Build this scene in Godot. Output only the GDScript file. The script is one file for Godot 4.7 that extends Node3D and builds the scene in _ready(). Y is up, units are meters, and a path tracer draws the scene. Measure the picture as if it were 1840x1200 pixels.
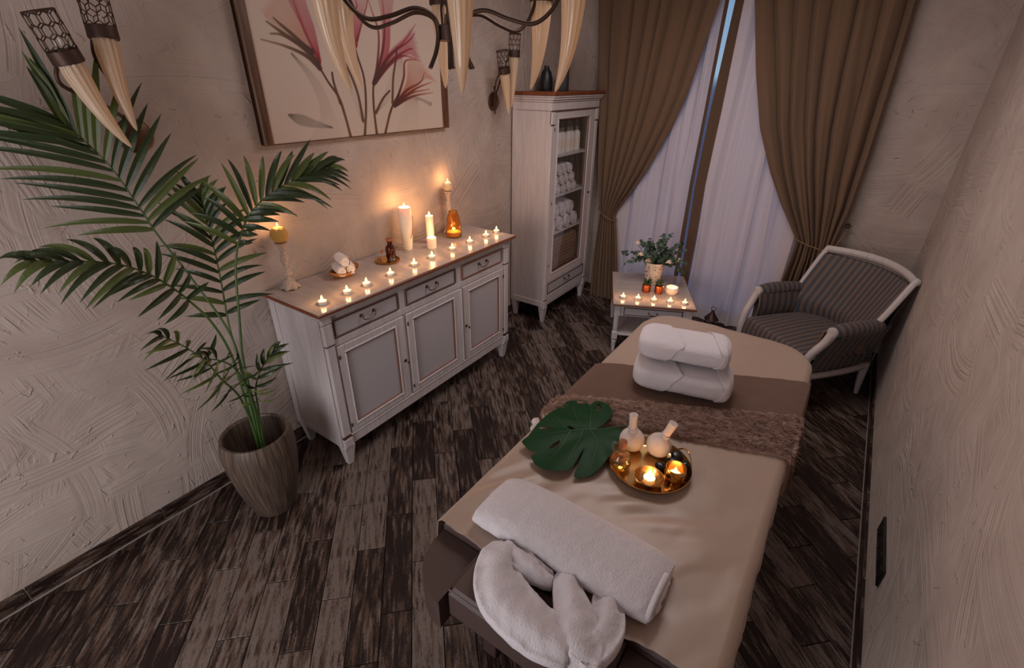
extends Node3D
# A small spa room at dusk: sideboard with candles, display cabinet, curtains, armchair, massage table.

class MB:
	var v := PackedVector3Array()
	var t := PackedVector2Array()
	var ix := PackedInt32Array()
	func vert(p: Vector3, uv := Vector2.ZERO) -> int:
		v.append(p)
		t.append(uv)
		return v.size() - 1
	func tri(a: int, b: int, c: int) -> void:
		ix.append(a); ix.append(b); ix.append(c)
	func quad(a: int, b: int, c: int, d: int) -> void:
		tri(a, b, c)
		tri(a, c, d)
	func face(p: Array, uvs := []) -> void:
		var k := []
		for i in p.size():
			k.append(vert(p[i], uvs[i] if uvs.size() else Vector2(p[i].x + p[i].z, p[i].y)))
		for i in range(1, p.size() - 1):
			tri(k[0], k[i], k[i + 1])
	func mesh() -> ArrayMesh:
		var n := PackedVector3Array()
		n.resize(v.size())
		var o := PackedInt32Array()
		o.resize(ix.size())
		for k in range(0, ix.size(), 3):
			var a := ix[k]
			var b := ix[k + 1]
			var c := ix[k + 2]
			var f := (v[b] - v[a]).cross(v[c] - v[a])
			n[a] += f
			n[b] += f
			n[c] += f
			o[k] = a
			o[k + 1] = c
			o[k + 2] = b
		for k in n.size():
			n[k] = n[k].normalized() if n[k].length_squared() > 1e-20 else Vector3.UP
		var arr := []
		arr.resize(Mesh.ARRAY_MAX)
		arr[Mesh.ARRAY_VERTEX] = v
		arr[Mesh.ARRAY_NORMAL] = n
		arr[Mesh.ARRAY_TEX_UV] = t
		arr[Mesh.ARRAY_INDEX] = o
		var m := ArrayMesh.new()
		m.add_surface_from_arrays(Mesh.PRIMITIVE_TRIANGLES, arr)
		return m

	# a box with chamfered edges
	func box(c: Vector3, s: Vector3, bev := 0.003, basis := Basis()) -> MB:
		var h := s / 2.0
		var b := minf(bev, minf(h.x, minf(h.y, h.z)) * 0.95)
		var ax := [Vector3.RIGHT, Vector3.UP, Vector3.BACK]
		for k in 3:
			var u: Vector3 = ax[(k + 1) % 3]
			var w: Vector3 = ax[(k + 2) % 3]
			var n: Vector3 = ax[k]
			var hu := h[(k + 1) % 3]
			var hw := h[(k + 2) % 3]
			for sg in [1.0, -1.0]:
				var q := []
				for e in [[-1, -1], [1, -1], [1, 1], [-1, 1]]:
					q.append(c + basis * (n * h[k] * sg + u * (hu - b) * e[0] + w * (hw - b) * e[1]))
				if sg < 0: q.reverse()
				var us := []
				for e in [[-1, -1], [1, -1], [1, 1], [-1, 1]]:
					us.append(Vector2(e[0] * hu, e[1] * hw))
				if sg < 0: us.reverse()
				face(q, us)
			# edges parallel to n, between u and w faces
			for su in [1.0, -1.0]:
				for sw in [1.0, -1.0]:
					var p1: Vector3 = u * hu * su + w * (hw - b) * sw
					var p2: Vector3 = u * (hu - b) * su + w * hw * sw
					var l := n * (h[k] - b)
					var e4 := [c + basis * (p1 - l), c + basis * (p2 - l), c + basis * (p2 + l), c + basis * (p1 + l)]
					var fn: Vector3 = (e4[1] - e4[0]).cross(e4[2] - e4[0])
					if fn.dot(basis * (u * su + w * sw)) < 0: e4.reverse()
					face(e4)
		for sx in [1.0, -1.0]:
			for sy in [1.0, -1.0]:
				for sz in [1.0, -1.0]:
					var g := Vector3(sx, sy, sz)
					var e3 := [c + basis * (g * Vector3(h.x, h.y - b, h.z - b)), c + basis * (g * Vector3(h.x - b, h.y, h.z - b)), c + basis * (g * Vector3(h.x - b, h.y - b, h.z))]
					var fn2: Vector3 = (e3[1] - e3[0]).cross(e3[2] - e3[0])
					if fn2.dot(basis * g) < 0: e3.reverse()
					face(e3)
		return self

	# box from two corners
	func bb(a: Vector3, b: Vector3, bev := 0.003) -> MB:
		return box((a + b) / 2.0, (b - a).abs(), bev)

	# turned profile of (radius, height) from bottom to top; sharp corners split
	func lathe(pr: Array, segs := 24, c := Vector3.ZERO, basis := Basis(), flute := 0.0, nfl := 0) -> MB:
		var rows := []
		for i in pr.size():
			rows.append(pr[i])
			if i > 0 and i < pr.size() - 1:
				var d1: Vector2 = (pr[i] - pr[i - 1]).normalized()
				var d2: Vector2 = (pr[i + 1] - pr[i]).normalized()
				if d1.dot(d2) < 0.72:
					rows.append(null)
					rows.append(pr[i])
		var prev := []
		var yy := 0.0
		var last := Vector2.ZERO
		for r in rows:
			if r == null:
				prev = []
				continue
			var cur := []
			yy += (r - last).length()
			last = r
			for j in segs + 1:
				var th := TAU * j / segs
				var rad: float = r.x * (1.0 + flute * cos(nfl * th))
				cur.append(vert(c + basis * Vector3(rad * cos(th), r.y, rad * sin(th)), Vector2(float(j) / segs, yy)))
			if prev.size():
				for j in segs:
					quad(prev[j], cur[j], cur[j + 1], prev[j + 1])
			prev = cur
		return self

	# tube along points with radii
	func tube(pts: Array, rad, segs := 8, caps := true, flat := 1.0) -> MB:
		var n := pts.size()
		var tan0: Vector3 = (pts[1] - pts[0]).normalized()
		var nrm := tan0.cross(Vector3.UP if absf(tan0.y) < 0.9 else Vector3.RIGHT).normalized()
		var rings := []
		var len_ := 0.0
		for i in n:
			var tg: Vector3 = (pts[mini(i + 1, n - 1)] - pts[maxi(i - 1, 0)]).normalized()
			nrm = (nrm - tg * nrm.dot(tg)).normalized()
			var bn := tg.cross(nrm)
			var r: float = rad[i] if rad is Array or rad is PackedFloat32Array else rad
			if i > 0: len_ += (pts[i] - pts[i - 1]).length()
			var ring := []
			for j in segs + 1:
				var th := TAU * j / segs
				ring.append(vert(pts[i] + nrm * r * cos(th) + bn * r * flat * sin(th), Vector2(float(j) / segs, len_)))
			rings.append(ring)
		for i in n - 1:
			for j in segs:
				quad(rings[i][j], rings[i][j + 1], rings[i + 1][j + 1], rings[i + 1][j])
		if caps:
			for e in 2:
				var ring: Array = rings[0 if e == 0 else n - 1]
				var ctr := vert(pts[0 if e == 0 else n - 1])
				var cp := []
				for j in segs: cp.append(vert(v[ring[j]]))
				for j in segs:
					if e == 0: tri(ctr, cp[(j + 1) % segs], cp[j])
					else: tri(ctr, cp[j], cp[(j + 1) % segs])
		return self

	# a grid of points (Array of rows), front face to the side of rows x columns; thick > 0 closes it
	func grid(g: Array, thick := 0.0, uvscale := Vector2.ONE) -> MB:
		var nr := g.size()
		var nc: int = g[0].size()
		var id := []
		for i in nr:
			var row := []
			for j in nc:
				row.append(vert(g[i][j], Vector2(float(j) / (nc - 1), float(i) / (nr - 1)) * uvscale))
			id.append(row)
		for i in nr - 1:
			for j in nc - 1:
				quad(id[i][j], id[i][j + 1], id[i + 1][j + 1], id[i + 1][j])
		if thick > 0.0:
			var id2 := []
			for i in nr:
				var row := []
				for j in nc:
					var du: Vector3 = g[i][mini(j + 1, nc - 1)] - g[i][maxi(j - 1, 0)]
					var dv: Vector3 = g[mini(i + 1, nr - 1)][j] - g[maxi(i - 1, 0)][j]
					row.append(vert(g[i][j] - du.cross(dv).normalized() * thick, Vector2(float(j) / (nc - 1), float(i) / (nr - 1)) * uvscale))
				id2.append(row)
			for i in nr - 1:
				for j in nc - 1:
					quad(id2[i][j], id2[i + 1][j], id2[i + 1][j + 1], id2[i][j + 1])
			for i in nr - 1:
				face([v[id[i][0]], v[id[i + 1][0]], v[id2[i + 1][0]], v[id2[i][0]]])
				face([v[id[i + 1][nc - 1]], v[id[i][nc - 1]], v[id2[i][nc - 1]], v[id2[i + 1][nc - 1]]])
			for j in nc - 1:
				face([v[id[0][j + 1]], v[id[0][j]], v[id2[0][j]], v[id2[0][j + 1]]])
				face([v[id[nr - 1][j]], v[id[nr - 1][j + 1]], v[id2[nr - 1][j + 1]], v[id2[nr - 1][j]]])
		return self

	# soft rounded block (superellipsoid); e small = boxier
	func blob(c: Vector3, h: Vector3, e1 := 0.5, e2 := 0.5, basis := Basis(), nu := 24, nv := 14, noise: FastNoiseLite = null, amp := 0.0) -> MB:
		var rows := []
		for i in nv + 1:
			var ph := -PI / 2 + PI * i / nv
			var row := []
			for j in nu + 1:
				var th := TAU * j / nu
				var cp := pow(absf(cos(ph)), e1)
				var p := Vector3(cp * signf(cos(th)) * pow(absf(cos(th)), e2), signf(sin(ph)) * pow(absf(sin(ph)), e1), cp * signf(sin(th)) * pow(absf(sin(th)), e2)) * h
				if noise:
					var nn := noise.get_noise_3dv((p + c) * 100.0)
					if j == nu: nn = noise.get_noise_3dv((Vector3(p.x, p.y, 0.0 if absf(p.z) < 1e-6 else p.z) + c) * 100.0)
					p *= 1.0 + nn * amp / maxf(p.length(), 0.01)
				row.append(vert(c + basis * p, Vector2(float(j) / nu, float(i) / nv)))
			rows.append(row)
		for i in nv:
			for j in nu:
				quad(rows[i][j], rows[i + 1][j], rows[i + 1][j + 1], rows[i][j + 1])
		return self

	# flat polygon (x, y of each point) pushed out along the z of basis, with a chamfered front edge
	func prism(poly: PackedVector2Array, depth: float, bev := 0.002, c := Vector3.ZERO, basis := Basis(), uvof := Vector2.ZERO, uvsc := 1.0) -> MB:
		if Geometry2D.is_polygon_clockwise(poly):
			poly.reverse()
		var inner := poly
		if bev > 0.0:
			var off := Geometry2D.offset_polygon(poly, -bev, Geometry2D.JOIN_MITER)
			if off.size() and off[0].size() == poly.size():
				var best := 0
				var o: PackedVector2Array = off[0]
				if Geometry2D.is_polygon_clockwise(o): o.reverse()
				for k in o.size():
					if o[k].distance_squared_to(poly[0]) < o[best].distance_squared_to(poly[0]): best = k
				inner = PackedVector2Array()
				for k in o.size(): inner.append(o[(best + k) % o.size()])
		var tr := Geometry2D.triangulate_polygon(inner)
		var top := []
		for p in inner: top.append(vert(c + basis * Vector3(p.x, p.y, depth), (p + uvof) * uvsc))
		for k in range(0, tr.size(), 3):
			var ar := (inner[tr[k + 1]] - inner[tr[k]]).cross(inner[tr[k + 2]] - inner[tr[k]])
			if ar > 0: tri(top[tr[k]], top[tr[k + 1]], top[tr[k + 2]])
			else: tri(top[tr[k]], top[tr[k + 2]], top[tr[k + 1]])
		var m := poly.size()
		for k in m:
			var q := (k + 1) % m
			var a0 := c + basis * Vector3(inner[k].x, inner[k].y, depth)
			var b0 := c + basis * Vector3(inner[q].x, inner[q].y, depth)
			var a1 := c + basis * Vector3(poly[k].x, poly[k].y, depth - (bev if inner != poly else 0.0))
			var b1 := c + basis * Vector3(poly[q].x, poly[q].y, depth - (bev if inner != poly else 0.0))
			var a2 := c + basis * Vector3(poly[k].x, poly[k].y, 0)
			var b2 := c + basis * Vector3(poly[q].x, poly[q].y, 0)
			var ua := (poly[k] + uvof) * uvsc
			var ub := (poly[q] + uvof) * uvsc
			if inner != poly: face([a0, a1, b1, b0], [ua, ua, ub, ub])
			face([a1, a2, b2, b1], [ua, ua, ub, ub])
		var tr2 := Geometry2D.triangulate_polygon(poly)
		var bot := []
		for p in poly: bot.append(vert(c + basis * Vector3(p.x, p.y, 0), (p + uvof) * uvsc))
		for k in range(0, tr2.size(), 3):
			var ar2 := (poly[tr2[k + 1]] - poly[tr2[k]]).cross(poly[tr2[k + 2]] - poly[tr2[k]])
			if ar2 < 0: tri(bot[tr2[k]], bot[tr2[k + 1]], bot[tr2[k + 2]])
			else: tri(bot[tr2[k]], bot[tr2[k + 2]], bot[tr2[k + 1]])
		return self

var rng := RandomNumberGenerator.new()
var used := {}
var M := {}
var FACE_X := Basis(Vector3(0, 0, -1), Vector3(0, 1, 0), Vector3(1, 0, 0))   # local z looks along +x
var FACE_Y := Basis(Vector3(1, 0, 0), Vector3(0, 0, -1), Vector3(0, 1, 0))   # local z looks up

func nz(seed_: int, freq: float, oct := 3) -> FastNoiseLite:
	var f := FastNoiseLite.new()
	f.seed = seed_
	f.noise_type = FastNoiseLite.TYPE_SIMPLEX_SMOOTH
	f.frequency = freq
	f.fractal_octaves = oct
	return f

func numbered(called: String) -> String:
	if not used.has(called):
		used[called] = 0
		return called
	used[called] += 1
	return "%s_%03d" % [called, used[called]]

func thing(called: String, label: String, category: String, at := Vector3.ZERO, turn := 0.0, group := "") -> Node3D:
	var o := Node3D.new()
	o.name = numbered(called)
	add_child(o)
	o.position = at
	o.rotation.y = turn
	tag(o, label, category, group)
	return o

func tag(o: Node, label: String, category: String, group := "") -> Node:
	o.set_meta("label", label)
	o.set_meta("category", category)
	if group: o.set_meta("group", group)
	return o

func mi(called: String, mesh: Mesh, m: Material, parent: Node) -> MeshInstance3D:
	var o := MeshInstance3D.new()
	o.name = called
	o.mesh = mesh
	o.material_override = m
	parent.add_child(o, true)
	return o

# part in the thing's own axes
func part(p: Node3D, called: String, b: MB, m: Material, label := "") -> MeshInstance3D:
	var o := mi(called, b.mesh(), m, p)
	if label: o.set_meta("label", label)
	return o

# part given in room coordinates, under an unturned thing
func wpart(p: Node3D, called: String, b: MB, m: Material, label := "") -> MeshInstance3D:
	var o := part(p, called, b, m, label)
	o.position = -p.position
	return o

# a thing that is one mesh, its shape given in its own axes
func single(called: String, label: String, category: String, b: MB, m: Material, at := Vector3.ZERO, turn := 0.0, group := "") -> MeshInstance3D:
	var o := mi(numbered(called), b.mesh(), m, self)
	o.position = at
	o.rotation.y = turn
	tag(o, label, category, group)
	return o

func struct_(called: String, b: MB, m: Material) -> MeshInstance3D:
	var o := mi(called, b.mesh(), m, self)
	o.set_meta("kind", "structure")
	return o

func copy(o: Node3D, at: Vector3, turn := 0.0, label := "") -> Node3D:
	var r: Node3D = o.duplicate()
	r.name = numbered(String(o.name))
	add_child(r)
	r.position = at
	r.rotation.y = turn
	if label: r.set_meta("label", label)
	return r

func curve(pts: Array, n: int) -> Array:
	# Catmull-Rom through the points
	var out := []
	var m := pts.size()
	for k in n:
		var s := float(k) / (n - 1) * (m - 1)
		var i := mini(int(s), m - 2)
		var f := s - i
		var a = pts[maxi(i - 1, 0)]
		var b = pts[i]
		var c = pts[i + 1]
		var d = pts[mini(i + 2, m - 1)]
		out.append(b * (1.0) + (c - a) * (0.5 * f) + (a * 2.0 - b * 5.0 + c * 4.0 - d) * (0.5 * f * f) + (b * 3.0 - a - c * 3.0 + d) * (0.5 * f * f * f))
	return out

func lerp_tab(tab: Array, y: float) -> float:
	# tab of (key falling, value)
	for k in range(tab.size() - 1):
		if y <= tab[k].x and y >= tab[k + 1].x:
			var f: float = (tab[k].x - y) / (tab[k].x - tab[k + 1].x)
			return lerpf(tab[k].y, tab[k + 1].y, f)
	return tab[0].y if y > tab[0].x else tab[tab.size() - 1].y

func col(r: int, g: int, b: int, a := 1.0) -> Color:
	return Color(r / 255.0, g / 255.0, b / 255.0, a)

func mat(called: String, c: Color, rough := 0.6, metal := 0.0) -> StandardMaterial3D:
	var m := StandardMaterial3D.new()
	m.resource_name = called
	m.albedo_color = c
	m.roughness = rough
	m.metallic = metal
	M[called] = m
	return m

func bump(m: StandardMaterial3D, t: Texture2D, cm: float, tile: float, world := false) -> void:
	m.heightmap_enabled = true
	m.heightmap_texture = t
	m.heightmap_scale = cm
	m.uv1_triplanar = true
	m.uv1_world_triplanar = world
	m.uv1_scale = Vector3.ONE / tile

func itex(im: Image) -> ImageTexture:
	return ImageTexture.create_from_image(im)

func noise_image(w: int, h: int, seed_: int, freq: float, oct: int, stretch := Vector2.ONE) -> Image:
	# noise drawn smaller and pulled out, so that it streaks
	var f := nz(seed_, freq, oct)
	var im := f.get_seamless_image(maxi(8, int(w / stretch.x)), maxi(8, int(h / stretch.y)))
	im.convert(Image.FORMAT_L8)
	if stretch != Vector2.ONE: im.resize(w, h, Image.INTERPOLATE_CUBIC)
	return im

# ---------------------------------------------------------------- textures and materials
func plaster_height(n: int, seed_: int, strokes: int) -> ImageTexture:
	# trowelled plaster: overlapping strokes with fine drag lines and a ridge along each edge
	var r := RandomNumberGenerator.new()
	r.seed = seed_
	var h := PackedFloat32Array()
	h.resize(n * n)
	h.fill(0.42)
	var line := PackedFloat32Array()
	var ln := nz(seed_ + 5, 0.16, 3)
	var l2 := nz(seed_ + 6, 0.03, 2)
	for k in 512:
		line.append(ln.get_noise_1d(k) * 0.6 + l2.get_noise_1d(k) * 0.5)
	for s in strokes:
		var cx := r.randf() * n
		var cy := r.randf() * n
		var a := r.randf_range(-0.5, 0.5) + (PI / 2 if r.randf() < 0.45 else 0.3)
		var ca := cos(a)
		var sa := sin(a)
		var hl := r.randf_range(60, 190)
		var hw := r.randf_range(28, 80)
		var bend := r.randf_range(-0.0012, 0.0012)
		var lev := r.randf_range(0.26, 0.56)
		var amp := r.randf_range(0.08, 0.30)
		var ridge := r.randf_range(0.05, 0.25) if r.randf() < 0.35 else 0.0
		var off := r.randi_range(0, 400)
		var ext := int(hl + hw * 0.6) + 2
		var ragged := r.randf_range(2.0, 9.0)
		for j in range(-ext, ext + 1):
			for i in range(-ext, ext + 1):
				var u := i * ca + j * sa
				if u < -hl or u > hl: continue
				var w := -i * sa + j * ca + bend * u * u
				if w < -hw or w > hw: continue
				var e := (hw - absf(w)) / hw
				var eu := (hl - absf(u)) / hl + line[(off + int(w + hw) * 3) % 512] * ragged * 0.03
				if eu < 0.0: continue
				var px := posmod(int(cx) + i, n)
				var py := posmod(int(cy) + j, n)
				var at := py * n + px
				var val := lev + amp * line[(off + int(w + hw)) % 512]
				if e < 0.12: val += ridge * (1.0 - e / 0.12) * (0.5 + line[(off + int(absf(u))) % 512])
				if eu < 0.06 and u > 0.0: val += ridge * 1.1 * (1.0 - maxf(eu, 0.0) / 0.06)
				var k := minf(1.0, minf(e * 2.6, eu * 4.5)) * 0.85
				h[at] = h[at] * (1.0 - k) + val * k
	# crumbs and lumps left by the trowel
	for s in 420:
		var cx := r.randi_range(0, n - 1)
		var cy := r.randi_range(0, n - 1)
		var a := r.randf() * PI
		var ln2 := r.randi_range(4, 26)
		var up := r.randf_range(0.06, 0.24)
		var wd := r.randf_range(1.5, 3.5)
		for k in ln2 * 2:
			var x := cx + cos(a) * k * 0.5
			var y := cy + sin(a) * k * 0.5 + 2.0 * sin(k * 0.35 + s)
			for j in range(-4, 5):
				for i in range(-4, 5):
					var d := sqrt(i * i + j * j) / wd
					if d < 1.0:
						var at := posmod(int(y) + j, n) * n + posmod(int(x) + i, n)
						h[at] = maxf(h[at], h[at] * 0.7 + (0.45 + up * (1.0 - d)) * 0.3)
	var im := Image.create_from_data(n, n, false, Image.FORMAT_RF, h.to_byte_array())
	# slight smoothing so that relief has rounded lips
	im.resize(n * 3 / 4, n * 3 / 4, Image.INTERPOLATE_BILINEAR)
	return itex(im)

func plank_texture(seed_: int, tone: float) -> ImageTexture:
	# weathered planks: black worn streaks over grey-brown wood; length runs along v
	var w := 128
	var h := 512
	var a := noise_image(w, h, seed_, 0.055, 4, Vector2(1, 9))
	var b := noise_image(w, h, seed_ + 1, 0.026, 3, Vector2(1, 4.5))
	var c := noise_image(w, h, seed_ + 2, 0.22, 2, Vector2(1, 4))
	var d := noise_image(w, h, seed_ + 3, 0.12, 3)
	var e := noise_image(w, h, seed_ + 4, 0.03, 2, Vector2(1, 5))
	var da := a.get_data()
	var db := b.get_data()
	var dc := c.get_data()
	var dd := d.get_data()
	var de := e.get_data()
	var dark := Vector3(36, 25, 21)
	var brown := Vector3(86, 68, 57)
	var grey := Vector3(114, 101, 94)
	var out := PackedByteArray()
	out.resize(w * h * 3)
	for k in w * h:
		var st := (da[k] * 0.42 + db[k] * 0.58) / 255.0 + (dd[k] / 255.0 - 0.5) * 0.20 + (dc[k] / 255.0 - 0.5) * 0.16 + tone
		var f := smoothstep(0.27, 0.68, st)
		var g := smoothstep(0.28, 0.74, de[k] / 255.0 + tone * 1.1 + (dc[k] / 255.0 - 0.5) * 0.14)
		var cc := dark.lerp(brown.lerp(grey, g), f)
		cc *= 0.90 + 0.20 * dc[k] / 255.0
		out[k * 3] = clampi(int(cc.x), 0, 255)
		out[k * 3 + 1] = clampi(int(cc.y), 0, 255)
		out[k * 3 + 2] = clampi(int(cc.z), 0, 255)
	return itex(Image.create_from_data(w, h, false, Image.FORMAT_RGB8, out))

func streak_texture(w: int, h: int, seed_: int, ca: Color, cb: Color, stretch: Vector2, freq := 0.06, contrast := 1.0) -> ImageTexture:
	var a := noise_image(w, h, seed_, freq, 4, stretch)
	var b := noise_image(w, h, seed_ + 9, freq * 2.5, 3, stretch)
	var da := a.get_data()
	var db := b.get_data()
	var out := PackedByteArray()
	out.resize(w * h * 3)
	for k in w * h:
		var f := clampf(0.5 + ((da[k] * 0.65 + db[k] * 0.35) / 255.0 - 0.5) * contrast, 0.0, 1.0)
		var c := ca.lerp(cb, f)
		out[k * 3] = int(c.r * 255)
		out[k * 3 + 1] = int(c.g * 255)
		out[k * 3 + 2] = int(c.b * 255)
	return itex(Image.create_from_data(w, h, false, Image.FORMAT_RGB8, out))

func tri_tex(m: StandardMaterial3D, t: Texture2D, tile: Vector3, world := false) -> void:
	m.albedo_texture = t
	m.uv1_triplanar = true
	m.uv1_world_triplanar = world
	m.uv1_scale = Vector3(1.0 / tile.x, 1.0 / tile.y, 1.0 / tile.z)

func stripe_texture() -> ImageTexture:
	# woven upholstery stripe: slate blue and brown bands with thin tan lines
	var w := 256
	var h := 64
	var im := Image.create(w, h, false, Image.FORMAT_RGB8)
	var blue := col(62, 66, 76)
	var brown := col(112, 88, 72)
	var tan_ := col(140, 110, 84)
	var f := nz(77, 0.35, 2)
	for x in w:
		var u := fposmod(float(x) / w * 4.0, 1.0)
		var c := blue
		if u > 0.52 and u < 0.92: c = brown
		if u > 0.50 and u < 0.535 or u > 0.90 and u < 0.935: c = tan_
		if u > 0.70 and u < 0.74: c = blue.lerp(brown, 0.5)
		for y in h:
			im.set_pixel(x, y, c * (1.0 + 0.16 * f.get_noise_2d(x, y)))
	return itex(im)

func make_materials() -> void:
	var fine := NoiseTexture2D.new()
	fine.noise = nz(3, 0.22, 3); fine.width = 256; fine.height = 256; fine.seamless = true
	var soft := NoiseTexture2D.new()
	soft.noise = nz(4, 0.03, 3); soft.width = 256; soft.height = 256; soft.seamless = true
	rng.seed = 3
	var grain := PackedByteArray()
	for k in 256 * 256: grain.append(rng.randi_range(0, 255))
	var loops := itex(Image.create_from_data(256, 256, false, Image.FORMAT_L8, grain))   # towel loops, one pixel each
	var ph := plaster_height(1280, 11, 260)
	var wc := streak_texture(256, 256, 21, col(168, 152, 143), col(186, 172, 163), Vector2.ONE, 0.02, 1.3)
	var m := mat("plaster", Color.WHITE, 0.85)
	m.albedo_texture = wc
	m.heightmap_enabled = true
	m.heightmap_texture = ph
	m.heightmap_scale = 1.9
	m = mat("ceiling_paint", col(214, 204, 194), 0.9)
	m = mat("grout", col(46, 38, 34), 0.9)
	m = mat("pale_grout", col(150, 140, 132), 0.9)
	for k in 7:
		m = mat("plank_%d" % k, Color.WHITE, 0.42)
		m.albedo_texture = plank_texture(100 + k * 17, [-0.09, 0.03, 0.12, -0.04, 0.22, -0.14, 0.06][k])
		m.uv1_scale = Vector3(1, 1, 1)
		m.metallic_specular = 0.4
	var ww := streak_texture(256, 256, 31, col(182, 174, 174), col(212, 204, 203), Vector2(1, 7), 0.05, 1.0)
	m = mat("white_wood", Color.WHITE, 0.5)
	tri_tex(m, ww, Vector3(0.5, 0.9, 0.5))
	m = mat("white_panel", col(182, 177, 180), 0.5)
	var wt := streak_texture(256, 256, 33, col(164, 152, 146), col(190, 178, 172), Vector2(7, 1), 0.05, 1.2)
	m = mat("white_top", Color.WHITE, 0.17)
	tri_tex(m, wt, Vector3(0.6, 0.6, 0.9))
	m.metallic_specular = 0.55
	var bw := streak_texture(256, 256, 35, col(96, 48, 26), col(142, 78, 44), Vector2(1, 8), 0.06, 1.4)
	m = mat("brown_wood", Color.WHITE, 0.4)
	tri_tex(m, bw, Vector3(0.4, 0.6, 0.4))
	m = mat("bead_brown", col(128, 76, 52), 0.45)
	m = mat("dark_bead", col(84, 50, 38), 0.5)
	m = mat("inside_wood", col(104, 66, 44), 0.6)
	var fw := streak_texture(256, 256, 36, col(72, 46, 30), col(112, 76, 50), Vector2(1, 8), 0.06, 1.5)
	m = mat("frame_wood", Color.WHITE, 0.45)
	tri_tex(m, fw, Vector3(0.3, 0.6, 0.3))
	m = mat("brass_dark", col(112, 88, 62), 0.4, 1.0)
	m = mat("iron", col(74, 56, 48), 0.5, 0.7)
	m = mat("bronze", col(92, 66, 48), 0.42, 0.6)
	m = mat("gold", col(206, 168, 112), 0.18, 1.0)
	m = mat("brass", col(196, 146, 74), 0.28, 1.0)
	m = mat("copper", col(188, 104, 66), 0.25, 1.0)
	m = mat("horn_glass", col(226, 204, 176), 0.22)
	m.backlight_enabled = true
	m.backlight = col(230, 204, 170)
	m.clearcoat_enabled = true
	m.clearcoat = 0.8
	m.clearcoat_roughness = 0.08
	m = mat("clear_glass", col(255, 255, 255, 0.02), 0.03)
	m.transparency = BaseMaterial3D.TRANSPARENCY_ALPHA
	m.metallic_specular = 0.5
	m = mat("amber_glass", col(244, 190, 104, 0.02), 0.05)
	m.refraction_enabled = true
	m.refraction_scale = 0.045
	m = mat("brown_glass", col(150, 78, 40, 0.02), 0.05)
	m.refraction_enabled = true
	m.refraction_scale = 0.045
	m = mat("oil", col(232, 176, 74, 0.05), 0.02)
	m.refraction_enabled = true
	m.refraction_scale = 0.045
	m = mat("cork", col(150, 92, 58), 0.8)
	m = mat("wax", col(246, 236, 218), 0.5)
	m.subsurf_scatter_enabled = true
	m.subsurf_scatter_strength = 0.5
	m = mat("gold_wax", col(226, 176, 92), 0.6)
	bump(m, fine, 0.5, 0.12)
	m = mat("cream_wax", col(232, 206, 170), 0.6)
	bump(m, fine, 0.5, 0.12)
	m = mat("tin", col(214, 208, 200), 0.3, 0.9)
	m = mat("wick", col(40, 30, 26), 0.9)
	m = mat("flame", col(255, 226, 170), 0.5)
	m.emission_enabled = true
	m.emission = col(255, 206, 132)
	m.emission_energy_multiplier = 3.0
	m = mat("ceramic", col(226, 214, 202), 0.35)
	m = mat("white_plastic", col(226, 224, 220), 0.4)
	m = mat("cap_grey", col(120, 112, 106), 0.4)
	var lw := streak_texture(128, 256, 41, col(150, 128, 112), col(214, 200, 188), Vector2(1, 3), 0.1, 2.0)
	m = mat("carved_white", Color.WHITE, 0.7)
	tri_tex(m, lw, Vector3(0.1, 0.2, 0.1))
	m = mat("bowl_wood", col(176, 118, 66), 0.45)
	m = mat("terry", col(206, 201, 205), 0.95)
	bump(m, loops, 0.22, 0.55)
	m.rim_enabled = true
	m.rim = 0.5
	m = mat("flannel", col(230, 224, 222), 0.95)
	m.rim_enabled = true
	m.rim = 0.4
	m = mat("linen_ball", col(222, 208, 198), 0.9)
	bump(m, fine, 0.2, 0.05)
	m = mat("curtain", col(112, 88, 68), 0.9)
	bump(m, fine, 0.12, 0.06)
	m.rim_enabled = true
	m.rim = 0.3
	m = mat("cord", col(132, 104, 74), 0.8)
	m = mat("sheer", col(226, 216, 214), 0.9)
	m.backlight_enabled = true
	m.backlight = col(235, 232, 240)
	m = mat("lace", col(132, 104, 84), 0.9)
	bump(m, fine, 0.5, 0.04)
	m = mat("satin", col(164, 143, 128), 0.38)
	m.rim_enabled = true
	m.rim = 0.6
	m.metallic_specular = 0.5
	m = mat("leather", col(74, 56, 52), 0.36)
	bump(m, fine, 0.05, 0.04)
	m = mat("throw_plain", col(104, 78, 64), 0.9)
	bump(m, fine, 0.1, 0.04)
	m.rim_enabled = true
	m.rim = 0.6
	m = mat("throw_fur", col(166, 134, 118), 0.95)
	m.rim_enabled = true
	m.rim = 0.9
	var lf := streak_texture(128, 128, 51, col(26, 40, 18), col(56, 72, 34), Vector2(1, 6), 0.1, 1.4)
	m = mat("palm_leaf", Color.WHITE, 0.42)
	m.albedo_texture = lf
	m.backlight_enabled = true
	m.backlight = col(40, 70, 24)
	m = mat("palm_leaf_light", col(74, 86, 42), 0.42)
	m.backlight_enabled = true
	m.backlight = col(60, 80, 30)
	m = mat("palm_leaf_young", col(88, 96, 48), 0.45)
	m.backlight_enabled = true
	m.backlight = col(60, 70, 30)
	m = mat("palm_stem", col(66, 92, 44), 0.45)
	m = mat("monstera", col(18, 58, 28), 0.48)
	m.metallic_specular = 0.25
	m.backlight_enabled = true
	m.backlight = col(16, 50, 18)
	m = mat("monstera_vein", col(38, 80, 42), 0.35)
	var pt := streak_texture(256, 256, 61, col(60, 48, 41), col(118, 101, 87), Vector2(1, 10), 0.09, 1.8)
	m = mat("pot", Color.WHITE, 0.5)
	m.albedo_texture = pt
	m.uv1_scale = Vector3(4, 1.2, 1)
	m = mat("soil", col(24, 20, 18), 1.0)
	m = mat("green_label", col(40, 160, 70), 0.6)
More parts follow.
